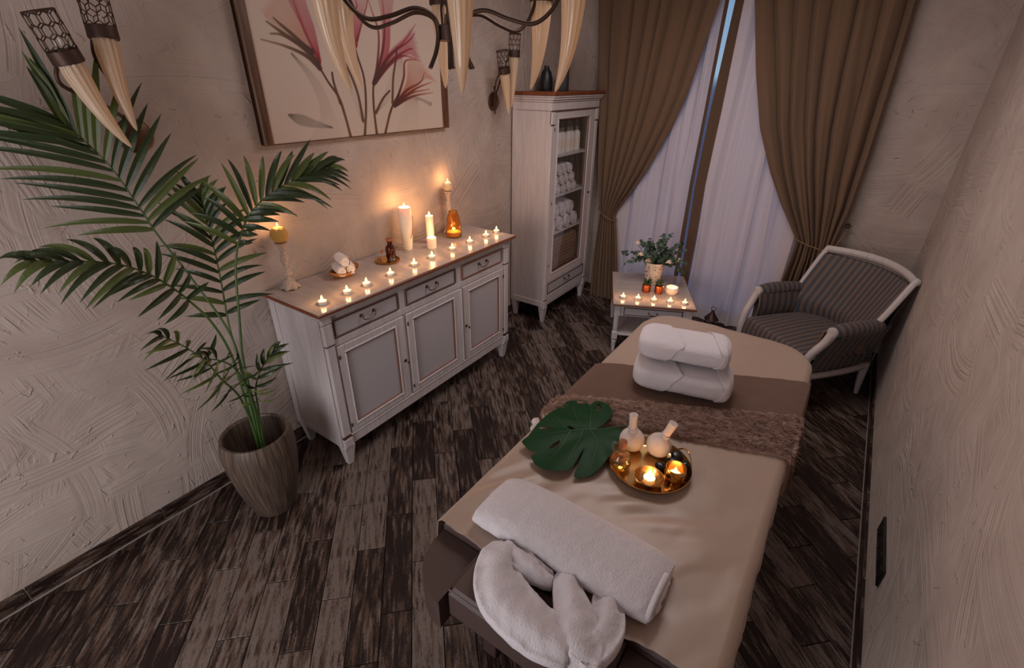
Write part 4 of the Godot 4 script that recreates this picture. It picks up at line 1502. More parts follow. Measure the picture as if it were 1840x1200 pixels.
func build_sconces() -> void:
	var t := thing("horn_sconce", "wall sconce of two glass horns and wire cages above the palm", "wall lamp", Vector3(0.0, 1.70, 0.40))
	sconce_plate(t)
	var o := t.position
	for q in [[Vector3(0.20, 2.006, 0.465), Vector3(0.22, 1.735, 0.485), Vector3(0, 0, -0.02)], [Vector3(0.24, 1.935, 0.590), Vector3(0.23, 1.685, 0.530), Vector3(0.0, 0, -0.03)]]:
		var d: Vector3 = q[1] - q[0]
		cup_and_horn(t, q[0] - o, tilt_to(d), d.length(), 0.036, tilt_to(d).inverse() * q[2])
		var b := MB.new()
		var p0: Vector3 = q[0] - o
		b.tube(curve([p0 + Vector3(-0.01, -0.004, 0.030), p0 + Vector3(-0.02, -0.06, 0.034), p0 * Vector3(0.55, 0.5, 0.5) + Vector3(0.02, 0.0, 0.02), Vector3(0.05, 0.03, 0.0), Vector3(0.012, 0.0, 0.0)], 24), 0.006, 8)
		part(t, "arm", b, M.iron)
	t = thing("horn_sconce", "wall sconce of two glass horns and wire cages beside the cabinet", "wall lamp", Vector3(0.0, 1.757, -1.870))
	sconce_plate(t)
	o = t.position
	for q in [[Vector3(0.15, 1.935, -1.80), Vector3(0.15, 1.68, -1.86), Vector3(0, 0, 0.01)], [Vector3(0.16, 2.035, -1.895), Vector3(0.15, 1.72, -1.89), Vector3(0, 0, 0.01)]]:
		var d: Vector3 = q[1] - q[0]
		cup_and_horn(t, q[0] - o, tilt_to(d), d.length(), 0.034, tilt_to(d).inverse() * q[2])
		var b := MB.new()
		var p0: Vector3 = q[0] - o
		b.tube(curve([p0 + Vector3(-0.03, -0.004, 0.012), p0 + Vector3(-0.05, -0.05, 0.03), Vector3(0.05, 0.02, 0.05), Vector3(0.03, -0.02, 0.02), Vector3(0.012, 0.0, 0.0)], 24), 0.0055, 8)
		part(t, "arm", b, M.iron)
	var b2 := MB.new()
	b2.tube(curve([Vector3(0.03, 0.10, 0.03), Vector3(0.035, 0.0, 0.025), Vector3(0.03, -0.08, 0.02)], 10), 0.005, 8)
	part(t, "hook", b2, M.iron)

func sconce_plate(t: Node3D) -> void:
	var b := MB.new()
	b.lathe([Vector2(0.062, 0.0), Vector2(0.062, 0.004), Vector2(0.052, 0.012), Vector2(0.02, 0.018), Vector2(0.0, 0.019)], 30, Vector3.ZERO, Basis(Vector3(0, 0, 1), Vector3(1, 0, 0), Vector3(0, 1, 0)))
	part(t, "backplate", b, M.bronze)

func build_chandelier() -> void:
	var c := Vector3(1.020, 2.040, -0.268)
	var t := thing("horn_chandelier", "chandelier of cream fluted glass horns on dark curling arms", "chandelier", c)
	var b := MB.new()
	b.lathe([Vector2(0.0, -0.024), Vector2(0.036, -0.024), Vector2(0.041, -0.021), Vector2(0.041, 0.021), Vector2(0.036, 0.024), Vector2(0.0, 0.024)], 28)
	part(t, "hub", b, M.iron)
	b = MB.new()
	b.tube([Vector3(0, 0.02, 0), Vector3(0, HC - c.y - 0.03, 0)], 0.010, 12)
	part(t, "rod", b, M.iron)
	b = MB.new()
	b.lathe([Vector2(0.012, -0.05), Vector2(0.05, -0.03), Vector2(0.065, -0.006), Vector2(0.065, 0.0), Vector2(0, 0)], 26, Vector3(0, HC - c.y, 0))
	part(t, "ceiling_rose", b, M.iron)
	# direction from the hub towards the viewer's side of the room
	var near := Vector3(0.664, 0, 0.748)
	var right := Vector3(0.748, 0, -0.664)
	for k in 6:
		var a := deg_to_rad(3.8 + 60.0 * k)
		var d := near * cos(a) + right * sin(a)
		var top := d * 0.425 + Vector3(0, 0.126, 0)
		cup_and_horn(t, top, Basis(), 0.30, 0.040, -d * 0.045)
		b = MB.new()
		b.tube(curve([d * 0.085 + Vector3(0, -0.105, 0), d * 0.058 + Vector3(0, -0.055, 0), d * 0.046 + Vector3(0, 0.0, 0), d * 0.062 + Vector3(0, 0.045, 0), d * 0.13 + Vector3(0, 0.062, 0), d * 0.22 + Vector3(0, 0.035, 0), d * 0.30 + Vector3(0, 0.022, 0), d * 0.36 + Vector3(0, 0.06, 0), d * 0.395 + Vector3(0, 0.126, 0)], 48), 0.0065, 8)
		part(t, "arm", b, M.iron)

# ---------------------------------------------------------------- curtains
func cloth_fall(tl: Array, tr: Array, y1: float, y0: float, zc: float, pleats: float, amp: float, seed_: int, rows := 70, cols := 150, tie := -1.0, sharp := 0.75) -> Array:
	var f := nz(seed_, 1.0, 2)
	var g := []
	for i in rows + 1:
		var y := lerpf(y0, y1, float(i) / rows)
		var xl := lerp_tab(tl, y)
		var xr := lerp_tab(tr, y)
		var row := []
		var k := 1.0
		if tie > 0.0: k = 1.0 - 0.35 * exp(-pow((y - tie) / 0.12, 2.0))
		for j in cols + 1:
			var u := float(j) / cols
			var ph := TAU * pleats * u + 1.6 * f.get_noise_2d(u * 3.0, y * 0.25) * 2.0
			var w := sin(ph)
			if sharp < 1.0: w = 2.0 * pow(absf(sin(ph * 0.5)), 0.6) - 1.0
			else: w = signf(w) * pow(absf(w), sharp)
			var z := zc + amp * k * (w * 0.8 + 0.35 * f.get_noise_2d(u * 9.0 + 7.0, y * 0.5))
			var x := lerpf(xl, xr, u) + 0.006 * cos(ph) * (xr - xl)
			row.append(Vector3(x, y, z))
		g.append(row)
	return g

func build_curtains() -> void:
	var LL := [Vector2(2.60, 0.25), Vector2(2.446, 0.262), Vector2(1.834, 0.313), Vector2(1.223, 0.370), Vector2(0.82, 0.432), Vector2(0.60, 0.418), Vector2(0.36, 0.405), Vector2(0.0, 0.40)]
	var LR := [Vector2(2.60, 1.20), Vector2(2.39, 1.178), Vector2(2.131, 1.123), Vector2(1.809, 1.053), Vector2(1.60, 0.985), Vector2(1.403, 0.9), Vector2(1.2, 0.805), Vector2(1.027, 0.705), Vector2(0.90, 0.615), Vector2(0.82, 0.575), Vector2(0.70, 0.605), Vector2(0.41, 0.650), Vector2(0.0, 0.70)]
	var RL := [Vector2(2.60, 1.36), Vector2(2.377, 1.401), Vector2(1.957, 1.507), Vector2(1.609, 1.612), Vector2(1.318, 1.746), Vector2(1.095, 1.874), Vector2(0.95, 1.97), Vector2(0.85, 2.035), Vector2(0.70, 2.03), Vector2(0.56, 2.015), Vector2(0.0, 1.97)]
	var RR := [Vector2(2.60, 2.28), Vector2(2.323, 2.286), Vector2(1.9, 2.299), Vector2(1.48, 2.309), Vector2(1.117, 2.305), Vector2(0.916, 2.282), Vector2(0.847, 2.275), Vector2(0.5, 2.31), Vector2(0.0, 2.36)]
	var t := thing("curtain", "brown curtain tied back beside the glazed cabinet", "curtain", Vector3(0.55, 0.0, -2.925))
	var b := MB.new()
	b.grid(cloth_fall(LL, LR, 2.60, 0.004, -2.926, 8.0, 0.032, 71, 80, 170, 0.82), 0.003)
	wpart(t, "cloth", b, M.curtain)
	t = thing("curtain", "brown curtain tied back behind the striped armchair", "curtain", Vector3(2.10, 0.0, -2.925))
	b = MB.new()
	b.grid(cloth_fall(RL, RR, 2.60, 0.004, -2.922, 7.5, 0.040, 73, 80, 170, 0.84), 0.003)
	wpart(t, "cloth", b, M.curtain)
	# tie cords
	b = MB.new()
	var pts := []
	for k in 25:
		var a := TAU * k / 24
		pts.append(Vector3(0.504 + 0.092 * cos(a), 0.815 - 0.045 * cos(a) - 0.01 * sin(a), -2.925 + 0.045 * sin(a)))
	b.tube(pts, 0.004, 6, false)
	b.tube(curve([Vector3(0.42, 0.85, -2.92), Vector3(0.40, 0.88, -2.96), Vector3(0.40, 0.90, -3.01)], 8), 0.004, 6)
	single("tie_cord", "thin cord round the curtain beside the glazed cabinet", "cord", b, M.cord)
	b = MB.new()
	pts = []
	for k in 17:
		var a := PI * (k / 16.0) - PI
		pts.append(Vector3(2.155 + 0.130 * cos(a), 0.835 - 0.03 * cos(a), -2.925 - 0.055 * sin(a)))
	pts.append(Vector3(2.300, 0.875, -2.895))
	pts.append(Vector3(2.320, 0.94, -2.92))
	pts.append(Vector3(2.326, 0.985, -2.965))
	b.tube(curve(pts, 60), 0.004, 6)
	single("tie_cord", "thin cord round the curtain behind the striped armchair", "cord", b, M.cord)
	b = MB.new()
	b.lathe([Vector2(0.012, 0.0), Vector2(0.012, 0.003), Vector2(0.005, 0.008), Vector2(0.005, 0.038), Vector2(0.012, 0.044), Vector2(0.016, 0.052), Vector2(0.012, 0.060), Vector2(0, 0.063)], 16, Vector3.ZERO, FACE_Z_UP)
	single("tieback_knob", "small round bronze knob holding the curtain cord on the wall", "hook", b, M.bronze, Vector3(2.328, 0.992, ZB))
	# sheers with lace edges
	var slitL := [Vector2(2.58, 1.200), Vector2(2.39, 1.196), Vector2(1.7, 1.186), Vector2(1.16, 1.173), Vector2(0.0, 1.175)]
	var slitLr := [Vector2(2.58, 1.228), Vector2(2.39, 1.224), Vector2(1.7, 1.210), Vector2(1.16, 1.203), Vector2(0.7, 1.212), Vector2(0.0, 1.212)]
	var slitRl := [Vector2(2.58, 1.272), Vector2(2.39, 1.262), Vector2(1.7, 1.230), Vector2(1.16, 1.220), Vector2(0.7, 1.230), Vector2(0.0, 1.232)]
	var slitR := [Vector2(2.58, 1.335), Vector2(2.39, 1.325), Vector2(1.7, 1.318), Vector2(1.16, 1.298), Vector2(0.7, 1.306), Vector2(0.0, 1.31)]
	t = thing("sheer_curtain", "white sheer curtain on the cabinet side of the window slit", "curtain", Vector3(0.9, 0, -2.985))
	b = MB.new()
	b.grid(cloth_fall([Vector2(2.58, 0.55), Vector2(0, 0.50)], slitL, 2.58, 0.008, -2.985, 3.5, 0.022, 81, 60, 120, -1.0, 1.3), 0.001)
	wpart(t, "voile", b, M.sheer)
	b = MB.new()
	b.grid(cloth_fall(slitL, slitLr, 2.58, 0.008, -2.980, 0.5, 0.006, 82, 60, 8), 0.0015)
	wpart(t, "lace_edge", b, M.lace, "brown lace edging")
	t = thing("sheer_curtain", "white sheer curtain on the armchair side of the window slit", "curtain", Vector3(1.7, 0, -2.985))
	b = MB.new()
	b.grid(cloth_fall(slitR, [Vector2(2.58, 2.12), Vector2(0, 2.14)], 2.58, 0.008, -2.985, 5.0, 0.022, 83, 60, 140, -1.0, 1.3), 0.001)
	wpart(t, "voile", b, M.sheer)
	b = MB.new()
	b.grid(cloth_fall(slitRl, slitR, 2.58, 0.008, -2.978, 0.8, 0.006, 84, 60, 12), 0.0015)
	wpart(t, "lace_edge", b, M.lace, "brown lace edging")
	# rod
	t = thing("curtain_rod", "dark curtain rod above the window", "rod", Vector3(1.25, 2.62, -2.95))
	b = MB.new()
	b.tube([Vector3(-1.1, 0, 0.025), Vector3(1.15, 0, 0.025)], 0.012, 12)
	b.tube([Vector3(-1.1, -0.02, -0.035), Vector3(1.15, -0.02, -0.035)], 0.008, 10)
	part(t, "rod", b, M.iron)
	for x in [-1.05, 0.0, 1.1]:
		b = MB.new()
		b.box(Vector3(x, 0.0, -0.02), Vector3(0.02, 0.03, 0.10), 0.003)
		part(t, "bracket", b, M.iron)

var FACE_Z_UP := Basis(Vector3(1, 0, 0), Vector3(0, 0, 1), Vector3(0, -1, 0))   # lathe axis along +z

# ---------------------------------------------------------------- armchair
func build_armchair() -> void:
	var t := thing("armchair", "white framed armchair in slate blue and brown stripes, in the corner", "armchair", Vector3(2.291, 0, -2.405), -0.73)
	var b := MB.new()
	# seat cushion, crowned, stripes running front to back
	var rows := []
	var hw := 0.285
	for i in 23:
		var f := i / 22.0
		var row := []
		for j in 31:
			var u := j / 30.0 * 2 - 1
			# profile runs: back edge, over the top, down the front
			var z: float
			var y: float
			var cr := 0.035 * (1.0 - pow(absf(u), 3.0))
			if f < 0.75:
				var k := f / 0.75
				z = lerpf(-0.29, 0.255, k)
				y = 0.375 + cr * sin(PI * (0.25 + 0.75 * k)) + 0.01
			else:
				var k := (f - 0.75) / 0.25
				z = 0.255 + 0.035 * sin(k * PI * 0.5) - 0.004 * k
				y = 0.385 - 0.135 * (1.0 - cos(k * PI * 0.5)) - 0.01 * k
			var ed := maxf(0.0, absf(u) - 0.93) / 0.07
			var x := u * hw * (1.0 - 0.10 * clampf(-z / 0.3, 0, 1))
			row.append(Vector3(x, y - 0.03 * ed * ed, z))
		rows.append(row)
	b.grid(flipped(rows), 0.05, Vector2(3.4, 1.0))
	part(t, "seat", b, M.stripes)
	# curved inside back
	b = MB.new()
	rows = []
	for i in 19:
		var v := i / 18.0
		var y := lerpf(0.36, 0.815, v)
		var ze := lerpf(-0.10, -0.300, clampf((y - 0.50) / 0.33, 0.0, 1.0))
		var bulge := lerpf(0.17, 0.115, v)
		var wx := lerpf(0.300, 0.318, v)
		var row := []
		for j in 41:
			var u := j / 40.0 * 2 - 1
			var puff := 0.014 * sin(PI * v) * (1.0 - u * u) + 0.018 * exp(-pow((v - 0.18) / 0.16, 2.0)) * (1.0 - pow(u, 4.0))
			row.append(Vector3(u * wx, y, ze - bulge * (1.0 - u * u) + puff))
		rows.append(row)
	b.grid(rows, 0.035, Vector2(4.0, 1.0))
	part(t, "backrest", b, M.stripes)
	for s in [-1.0, 1.0]:
		# padded arm
		b = MB.new()
		var pts := curve([Vector3(s * 0.335, 0.548, 0.158), Vector3(s * 0.338, 0.560, 0.08), Vector3(s * 0.333, 0.562, -0.05), Vector3(s * 0.322, 0.560, -0.19)], 18)
		var rad := []
		for k in 18: rad.append(0.050 - 0.008 * pow(absf(k / 17.0 - 0.4), 2.0) * 4.0)
		arm_tube(b, pts, rad)
		part(t, "arm_pad", b, M.stripes)
		# inner and outer arm panels
		b = MB.new()
		rows = []
		for i in 9:
			var y := lerpf(0.236, 0.552, i / 8.0)
			var row := []
			for j in 15:
				var k := j / 14.0
				var z := lerpf(0.21, -0.29, k)
				var x := lerpf(0.298 - 0.035 * k, 0.372 - 0.045 * k, pow(i / 8.0, 1.4))
				z -= 0.05 * (i / 8.0) * (1.0 - k)
				row.append(Vector3(s * x, y, z))
			rows.append(row)
		b.grid(rows if s > 0 else flipped(rows), 0.012, Vector2(2.2, 1.0))
		part(t, "outer_panel", b, M.stripes)
		b = MB.new()
		rows = []
		for i in 7:
			var y := lerpf(0.34, 0.55, i / 6.0)
			var row := []
			for j in 15:
				var k := j / 14.0
				var z := lerpf(0.19, -0.22, k)
				row.append(Vector3(s * (0.288 - 0.02 * sin(PI * i / 6.0)), y, z))
			rows.append(row)
		b.grid(flipped(rows) if s > 0 else rows, 0.015, Vector2(2.0, 1.0))
		part(t, "inner_panel", b, M.stripes)
		# white scroll post running down into the front leg
		b = MB.new()
		b.lathe([Vector2(0, -0.014), Vector2(0.030, -0.014), Vector2(0.034, -0.008), Vector2(0.034, 0.010), Vector2(0.028, 0.014), Vector2(0.010, 0.016), Vector2(0, 0.018)], 20, Vector3(s * 0.338, 0.556, 0.172), FACE_Z_UP)
		b.tube(curve([Vector3(s * 0.340, 0.545, 0.172), Vector3(s * 0.334, 0.48, 0.205), Vector3(s * 0.318, 0.41, 0.250), Vector3(s * 0.306, 0.33, 0.272), Vector3(s * 0.300, 0.24, 0.270)], 22), [0.030, 0.029, 0.028, 0.027, 0.026, 0.026, 0.025, 0.025, 0.025, 0.025, 0.025, 0.025, 0.025, 0.025, 0.025, 0.026, 0.027, 0.028, 0.028, 0.028, 0.028, 0.028], 8)
		part(t, "arm_post", b, M.white_wood)
		b = MB.new()
		b.tube([Vector3(s * 0.300, 0.245, 0.268), Vector3(s * 0.300, 0.16, 0.270), Vector3(s * 0.300, 0.0, 0.275)], [0.028, 0.026, 0.015], 8)
		part(t, "leg", b, M.white_wood)
		b = MB.new()
		b.tube([Vector3(s * 0.262, 0.245, -0.285), Vector3(s * 0.264, 0.14, -0.288), Vector3(s * 0.269, 0.0, -0.297)], [0.027, 0.024, 0.015], 8)
		part(t, "leg", b, M.white_wood)
		# side rail
		b = MB.new()
		b.tube(curve([Vector3(s * 0.302, 0.222, 0.262), Vector3(s * 0.305, 0.222, 0.10), Vector3(s * 0.292, 0.222, -0.12), Vector3(s * 0.264, 0.222, -0.285)], 14), 0.019, 8, true, 1.2)
		part(t, "side_rail", b, M.white_wood)
		# back stile
		b = MB.new()
		b.tube(curve([Vector3(s * 0.322, 0.555, -0.150), Vector3(s * 0.328, 0.63, -0.195), Vector3(s * 0.333, 0.74, -0.255), Vector3(s * 0.334, 0.835, -0.312), Vector3(s * 0.334, 0.852, -0.330)], 16), 0.019, 8)
		b.blob(Vector3(s * 0.334, 0.842, -0.326), Vector3(0.024, 0.020, 0.022), 0.8, 0.8, Basis(), 14, 10)
		part(t, "back_stile", b, M.white_wood)
	# crest rail, curved
	b = MB.new()
	var pts2 := []
	for k in 25:
		var u := k / 24.0 * 2 - 1
		pts2.append(Vector3(u * 0.330, 0.842 + 0.012 * (1.0 - u * u), -0.318 - 0.115 * (1.0 - u * u)))
	b.tube(pts2, 0.017, 10, true, 1.55)
	part(t, "crest_rail", b, M.white_wood)
	b = MB.new()
	b.tube([Vector3(-0.30, 0.222, 0.268), Vector3(0, 0.222, 0.288), Vector3(0.30, 0.222, 0.268)], 0.019, 8, true, 1.2)
	part(t, "front_rail", b, M.white_wood)
	# outside back and bottom
	b = MB.new()
	rows = []
	for i in 11:
		var v := i / 10.0
		var y := lerpf(0.236, 0.815, v)
		var row := []
		for j in 31:
			var u := j / 30.0 * 2 - 1
			row.append(Vector3(u * lerpf(0.262, 0.325, v), y, lerpf(-0.285, -0.335, v) - 0.10 * (1.0 - u * u)))
		rows.append(row)
	b.grid(flipped(rows), 0.01, Vector2(4.0, 1.0))
	part(t, "outer_back", b, M.stripes)
	b = MB.new()
	b.bb(Vector3(-0.27, 0.232, -0.32), Vector3(0.27, 0.30, 0.262), 0.01)
	part(t, "seat_base", b, M.stripes)

func arm_tube(b: MB, pts: Array, rad: Array) -> void:
	# tube with stripes running round it: u along its length
	var n0 := b.t.size()
	b.tube(pts, rad, 16)
	for k in range(n0, b.t.size()):
		b.t[k] = Vector2(b.t[k].y * 6.2, b.t[k].x)

func flipped(g: Array) -> Array:
	var o := []
	for r in g:
		var q: Array = r.duplicate()
		q.reverse()
		o.append(q)
	return o

# ---------------------------------------------------------------- low table by the window
func build_side_table() -> void:
	var c := Vector3(1.171, 0, -2.397)
	var turn := 0.436
	var t := thing("side_table", "low whitewashed table with drawer and lower shelf, in front of the window", "table", c, turn)
	var b := MB.new()
	b.bb(Vector3(-0.306, 0.402, -0.350), Vector3(0.306, 0.4195, 0.350), 0.005)
	part(t, "top_edge", b, M.brown_wood)
	b = MB.new()
	b.bb(Vector3(-0.299, 0.4190, -0.343), Vector3(0.299, 0.4205, 0.343), 0.0007)
	part(t, "top", b, M.white_top)
	b = MB.new()
	b.bb(Vector3(-0.275, 0.310, -0.318), Vector3(0.275, 0.402, 0.318), 0.003)
	b.bb(Vector3(-0.290, 0.388, -0.334), Vector3(0.290, 0.402, 0.334), 0.004)
	part(t, "apron", b, M.white_wood)
	b = MB.new()
	b.bb(Vector3(-0.215, 0.322, 0.316), Vector3(0.215, 0.384, 0.322), 0.002)
	var d := part(t, "drawer", b, M.white_panel)
	b = MB.new()
	for q in [[-0.215, 0.215, 0.322, 0.328], [-0.215, 0.215, 0.378, 0.384]]:
		b.bb(Vector3(q[0], q[2], 0.320), Vector3(q[1], q[3], 0.326), 0.002)
	for x in [-0.215, 0.209]:
		b.bb(Vector3(x, 0.328, 0.320), Vector3(x + 0.006, 0.378, 0.326), 0.002)
	part(d, "bead", b, M.dark_bead)
	b = MB.new()
	b.tube(curve([Vector3(-0.03, 0.357, 0.322), Vector3(-0.03, 0.345, 0.338), Vector3(0, 0.338, 0.340), Vector3(0.03, 0.345, 0.338), Vector3(0.03, 0.357, 0.322)], 14), 0.0028, 6)
	part(d, "handle", b, M.brass_dark)
	b = MB.new()
	b.bb(Vector3(-0.262, 0.135, -0.305), Vector3(0.262, 0.152, 0.305), 0.003)
	part(t, "shelf", b, M.white_wood)
	for sx in [-1, 1]:
		for sz in [-1, 1]:
			b = MB.new()
			var o := Vector3(sx * 0.262, 0, sz * 0.305)
			b.box(o + Vector3(0, 0.355, 0), Vector3(0.046, 0.092, 0.046), 0.003)
			b.lathe([Vector2(0.012, 0), Vector2(0.014, 0.012), Vector2(0.017, 0.07), Vector2(0.022, 0.088), Vector2(0.015, 0.096), Vector2(0.023, 0.106), Vector2(0.023, 0.112)], 14, o)
			b.box(o + Vector3(0, 0.14, 0), Vector3(0.044, 0.058, 0.044), 0.003)
			b.lathe([Vector2(0.022, 0.168), Vector2(0.015, 0.178), Vector2(0.019, 0.19), Vector2(0.021, 0.28), Vector2(0.023, 0.30), Vector2(0.022, 0.312)], 14, o)
			part(t, "leg", b, M.white_wood)
	# five tealights along the front
	var y := 0.4206
	var ord := ["first", "second", "third", "fourth", "fifth"]
	var proto: Node3D
	var sp := [[1.062, -2.098], [1.165, -2.140], [1.275, -2.184], [1.385, -2.228], [1.485, -2.262]]
	for k in 5:
		var lb: String = "burning tealight on the low table, %s counted from the cabinet side" % ord[k]
		if k == 0:
			proto = tealight("table_tealight", lb, "tealights on the low table")
			proto.position = Vector3(sp[0][0], y, sp[0][1])
		else:
			copy(proto, Vector3(sp[k][0], y, sp[k][1]), 0.5 * k, lb)
	# copper pots with succulents
	for q in [[1.160, -2.318, "cabinet"], [1.250, -2.350, "armchair"]]:
		var pt := thing("copper_pot", "small copper pot with a dark green succulent, on the %s side" % q[2], "plant pot", Vector3(q[0], y, q[1]), 0.0, "copper pots on the low table")
		b = MB.new()
		b.lathe([Vector2(0, 0), Vector2(0.029, 0), Vector2(0.033, 0.004), Vector2(0.034, 0.060), Vector2(0.030, 0.066), Vector2(0.029, 0.062), Vector2(0, 0.058)], 24)
		part(pt, "pot", b, M.copper)
		b = MB.new()
		rng.seed = 40 + int(q[0] * 100)
		for k in 26:
			var a := rng.randf() * TAU
			var e := rng.randf_range(0.35, 1.35)
			var dir := Vector3(cos(a) * cos(e), sin(e), sin(a) * cos(e))
			var L := rng.randf_range(0.035, 0.058)
			var p0 := Vector3(0, 0.060, 0)
			b.tube([p0, p0 + dir * L * 0.5, p0 + dir * L * 0.85 + Vector3(0, 0.004, 0), p0 + dir * L + Vector3(0, 0.006, 0)], [0.003, 0.0085, 0.006, 0.0008], 5, false, 0.5)
		var su := part(pt, "succulent", b, M.succulent)
		su.set_meta("kind", "stuff")
	# white ceramic bowl with a candle
	var wb := thing("ceramic_bowl_candle", "round white ceramic bowl candle beside the copper pots", "candle", Vector3(1.335, y, -2.405))
	b = MB.new()
	b.lathe([Vector2(0, 0), Vector2(0.038, 0), Vector2(0.048, 0.010), Vector2(0.052, 0.030), Vector2(0.048, 0.050), Vector2(0.044, 0.054), Vector2(0.042, 0.050), Vector2(0.044, 0.040)], 30)
	part(wb, "bowl", b, M.ceramic)
	b = MB.new()
	b.lathe([Vector2(0.0445, 0.034), Vector2(0.0435, 0.042), Vector2(0, 0.041)], 26)
	part(wb, "wax", b, M.wax)
	flame_on(wb, Vector3(0, 0.047, 0), 0.016, 0.008)
	# mosaic pot with flowers
	var fp := thing("mosaic_pot", "white pot with brown mosaic pattern behind the copper pots", "vase", Vector3(1.125, y, -2.545))
	b = MB.new()
	b.lathe([Vector2(0, 0), Vector2(0.058, 0), Vector2(0.062, 0.004), Vector2(0.078, 0.175), Vector2(0.076, 0.180), Vector2(0.072, 0.176), Vector2(0.064, 0.02), Vector2(0, 0.016)], 36)
	part(fp, "pot", b, M.ceramic)
	rng.seed = 9
	b = MB.new()
	for k in 170:
		var a := rng.randf() * TAU
		var yy := rng.randf_range(0.02, 0.16)
		var r := 0.0622 + 0.0158 * (yy - 0.004) / 0.171
		var o := Vector3(r * cos(a), yy, r * sin(a))
		var n := Vector3(cos(a), 0, sin(a))
		var s1 := Vector3(-sin(a), 0, cos(a)).rotated(n, rng.randf() * TAU)
		var s2 := n.cross(s1)
		var w := rng.randf_range(0.004, 0.008)
		b.face([o + n * 0.0012 + s1 * w, o + n * 0.0012 + s2 * w * 0.6, o + n * 0.0012 - s1 * w, o + n * 0.0012 - s2 * w * 0.6])
	var ms := part(fp, "mosaic_chips", b, M.bead_brown)
	ms.set_meta("kind", "stuff")
	build_bouquet(Vector3(1.125, y + 0.17, -2.545))
	# dark lantern on the floor
	var ln := thing("floor_lantern", "small dark metal lantern on the floor between table and armchair", "lantern", Vector3(1.600, 0, -2.79))
	b = MB.new()
	b.lathe([Vector2(0, 0), Vector2(0.055, 0), Vector2(0.058, 0.008), Vector2(0.048, 0.016), Vector2(0.046, 0.020), Vector2(0, 0.02)], 8)
	part(ln, "base", b, M.iron)
	for k in 6:
		b = MB.new()
		var a := TAU * k / 6
		b.tube([Vector3(0.044 * cos(a), 0.018, 0.044 * sin(a)), Vector3(0.050 * cos(a), 0.12, 0.050 * sin(a))], 0.003, 5)
		part(ln, "corner_bar", b, M.iron)
	b = MB.new()
	b.lathe([Vector2(0.042, 0.02), Vector2(0.047, 0.12)], 6)
	part(ln, "pane", b, M.clear_glass)
	b = MB.new()
	b.lathe([Vector2(0.0, 0.118), Vector2(0.062, 0.118), Vector2(0.060, 0.124), Vector2(0.040, 0.150), Vector2(0.016, 0.180), Vector2(0.012, 0.195), Vector2(0, 0.200)], 6)
	part(ln, "roof", b, M.iron)
	b = MB.new()
	var pts := []
	for k in 17: pts.append(Vector3(0.018 * cos(TAU * k / 16), 0.215 + 0.018 * sin(TAU * k / 16), 0))
	b.tube(pts, 0.0025, 5, false)
	part(ln, "ring", b, M.iron)

func leaf_disc(b: MB, c: Vector3, n: Vector3, r: float, cup := 0.25) -> void:
	var s1 := n.cross(Vector3(0.3, 1, 0.2)).normalized()
	var s2 := n.cross(s1)
	var o := b.vert(c)
	var ring := []
	for k in 9:
		var a := TAU * k / 8
		ring.append(b.vert(c + (s1 * cos(a) * 0.85 + s2 * sin(a)) * r + n * cup * r * absf(cos(a))))
	for k in 8: b.tri(o, ring[k], ring[k + 1])

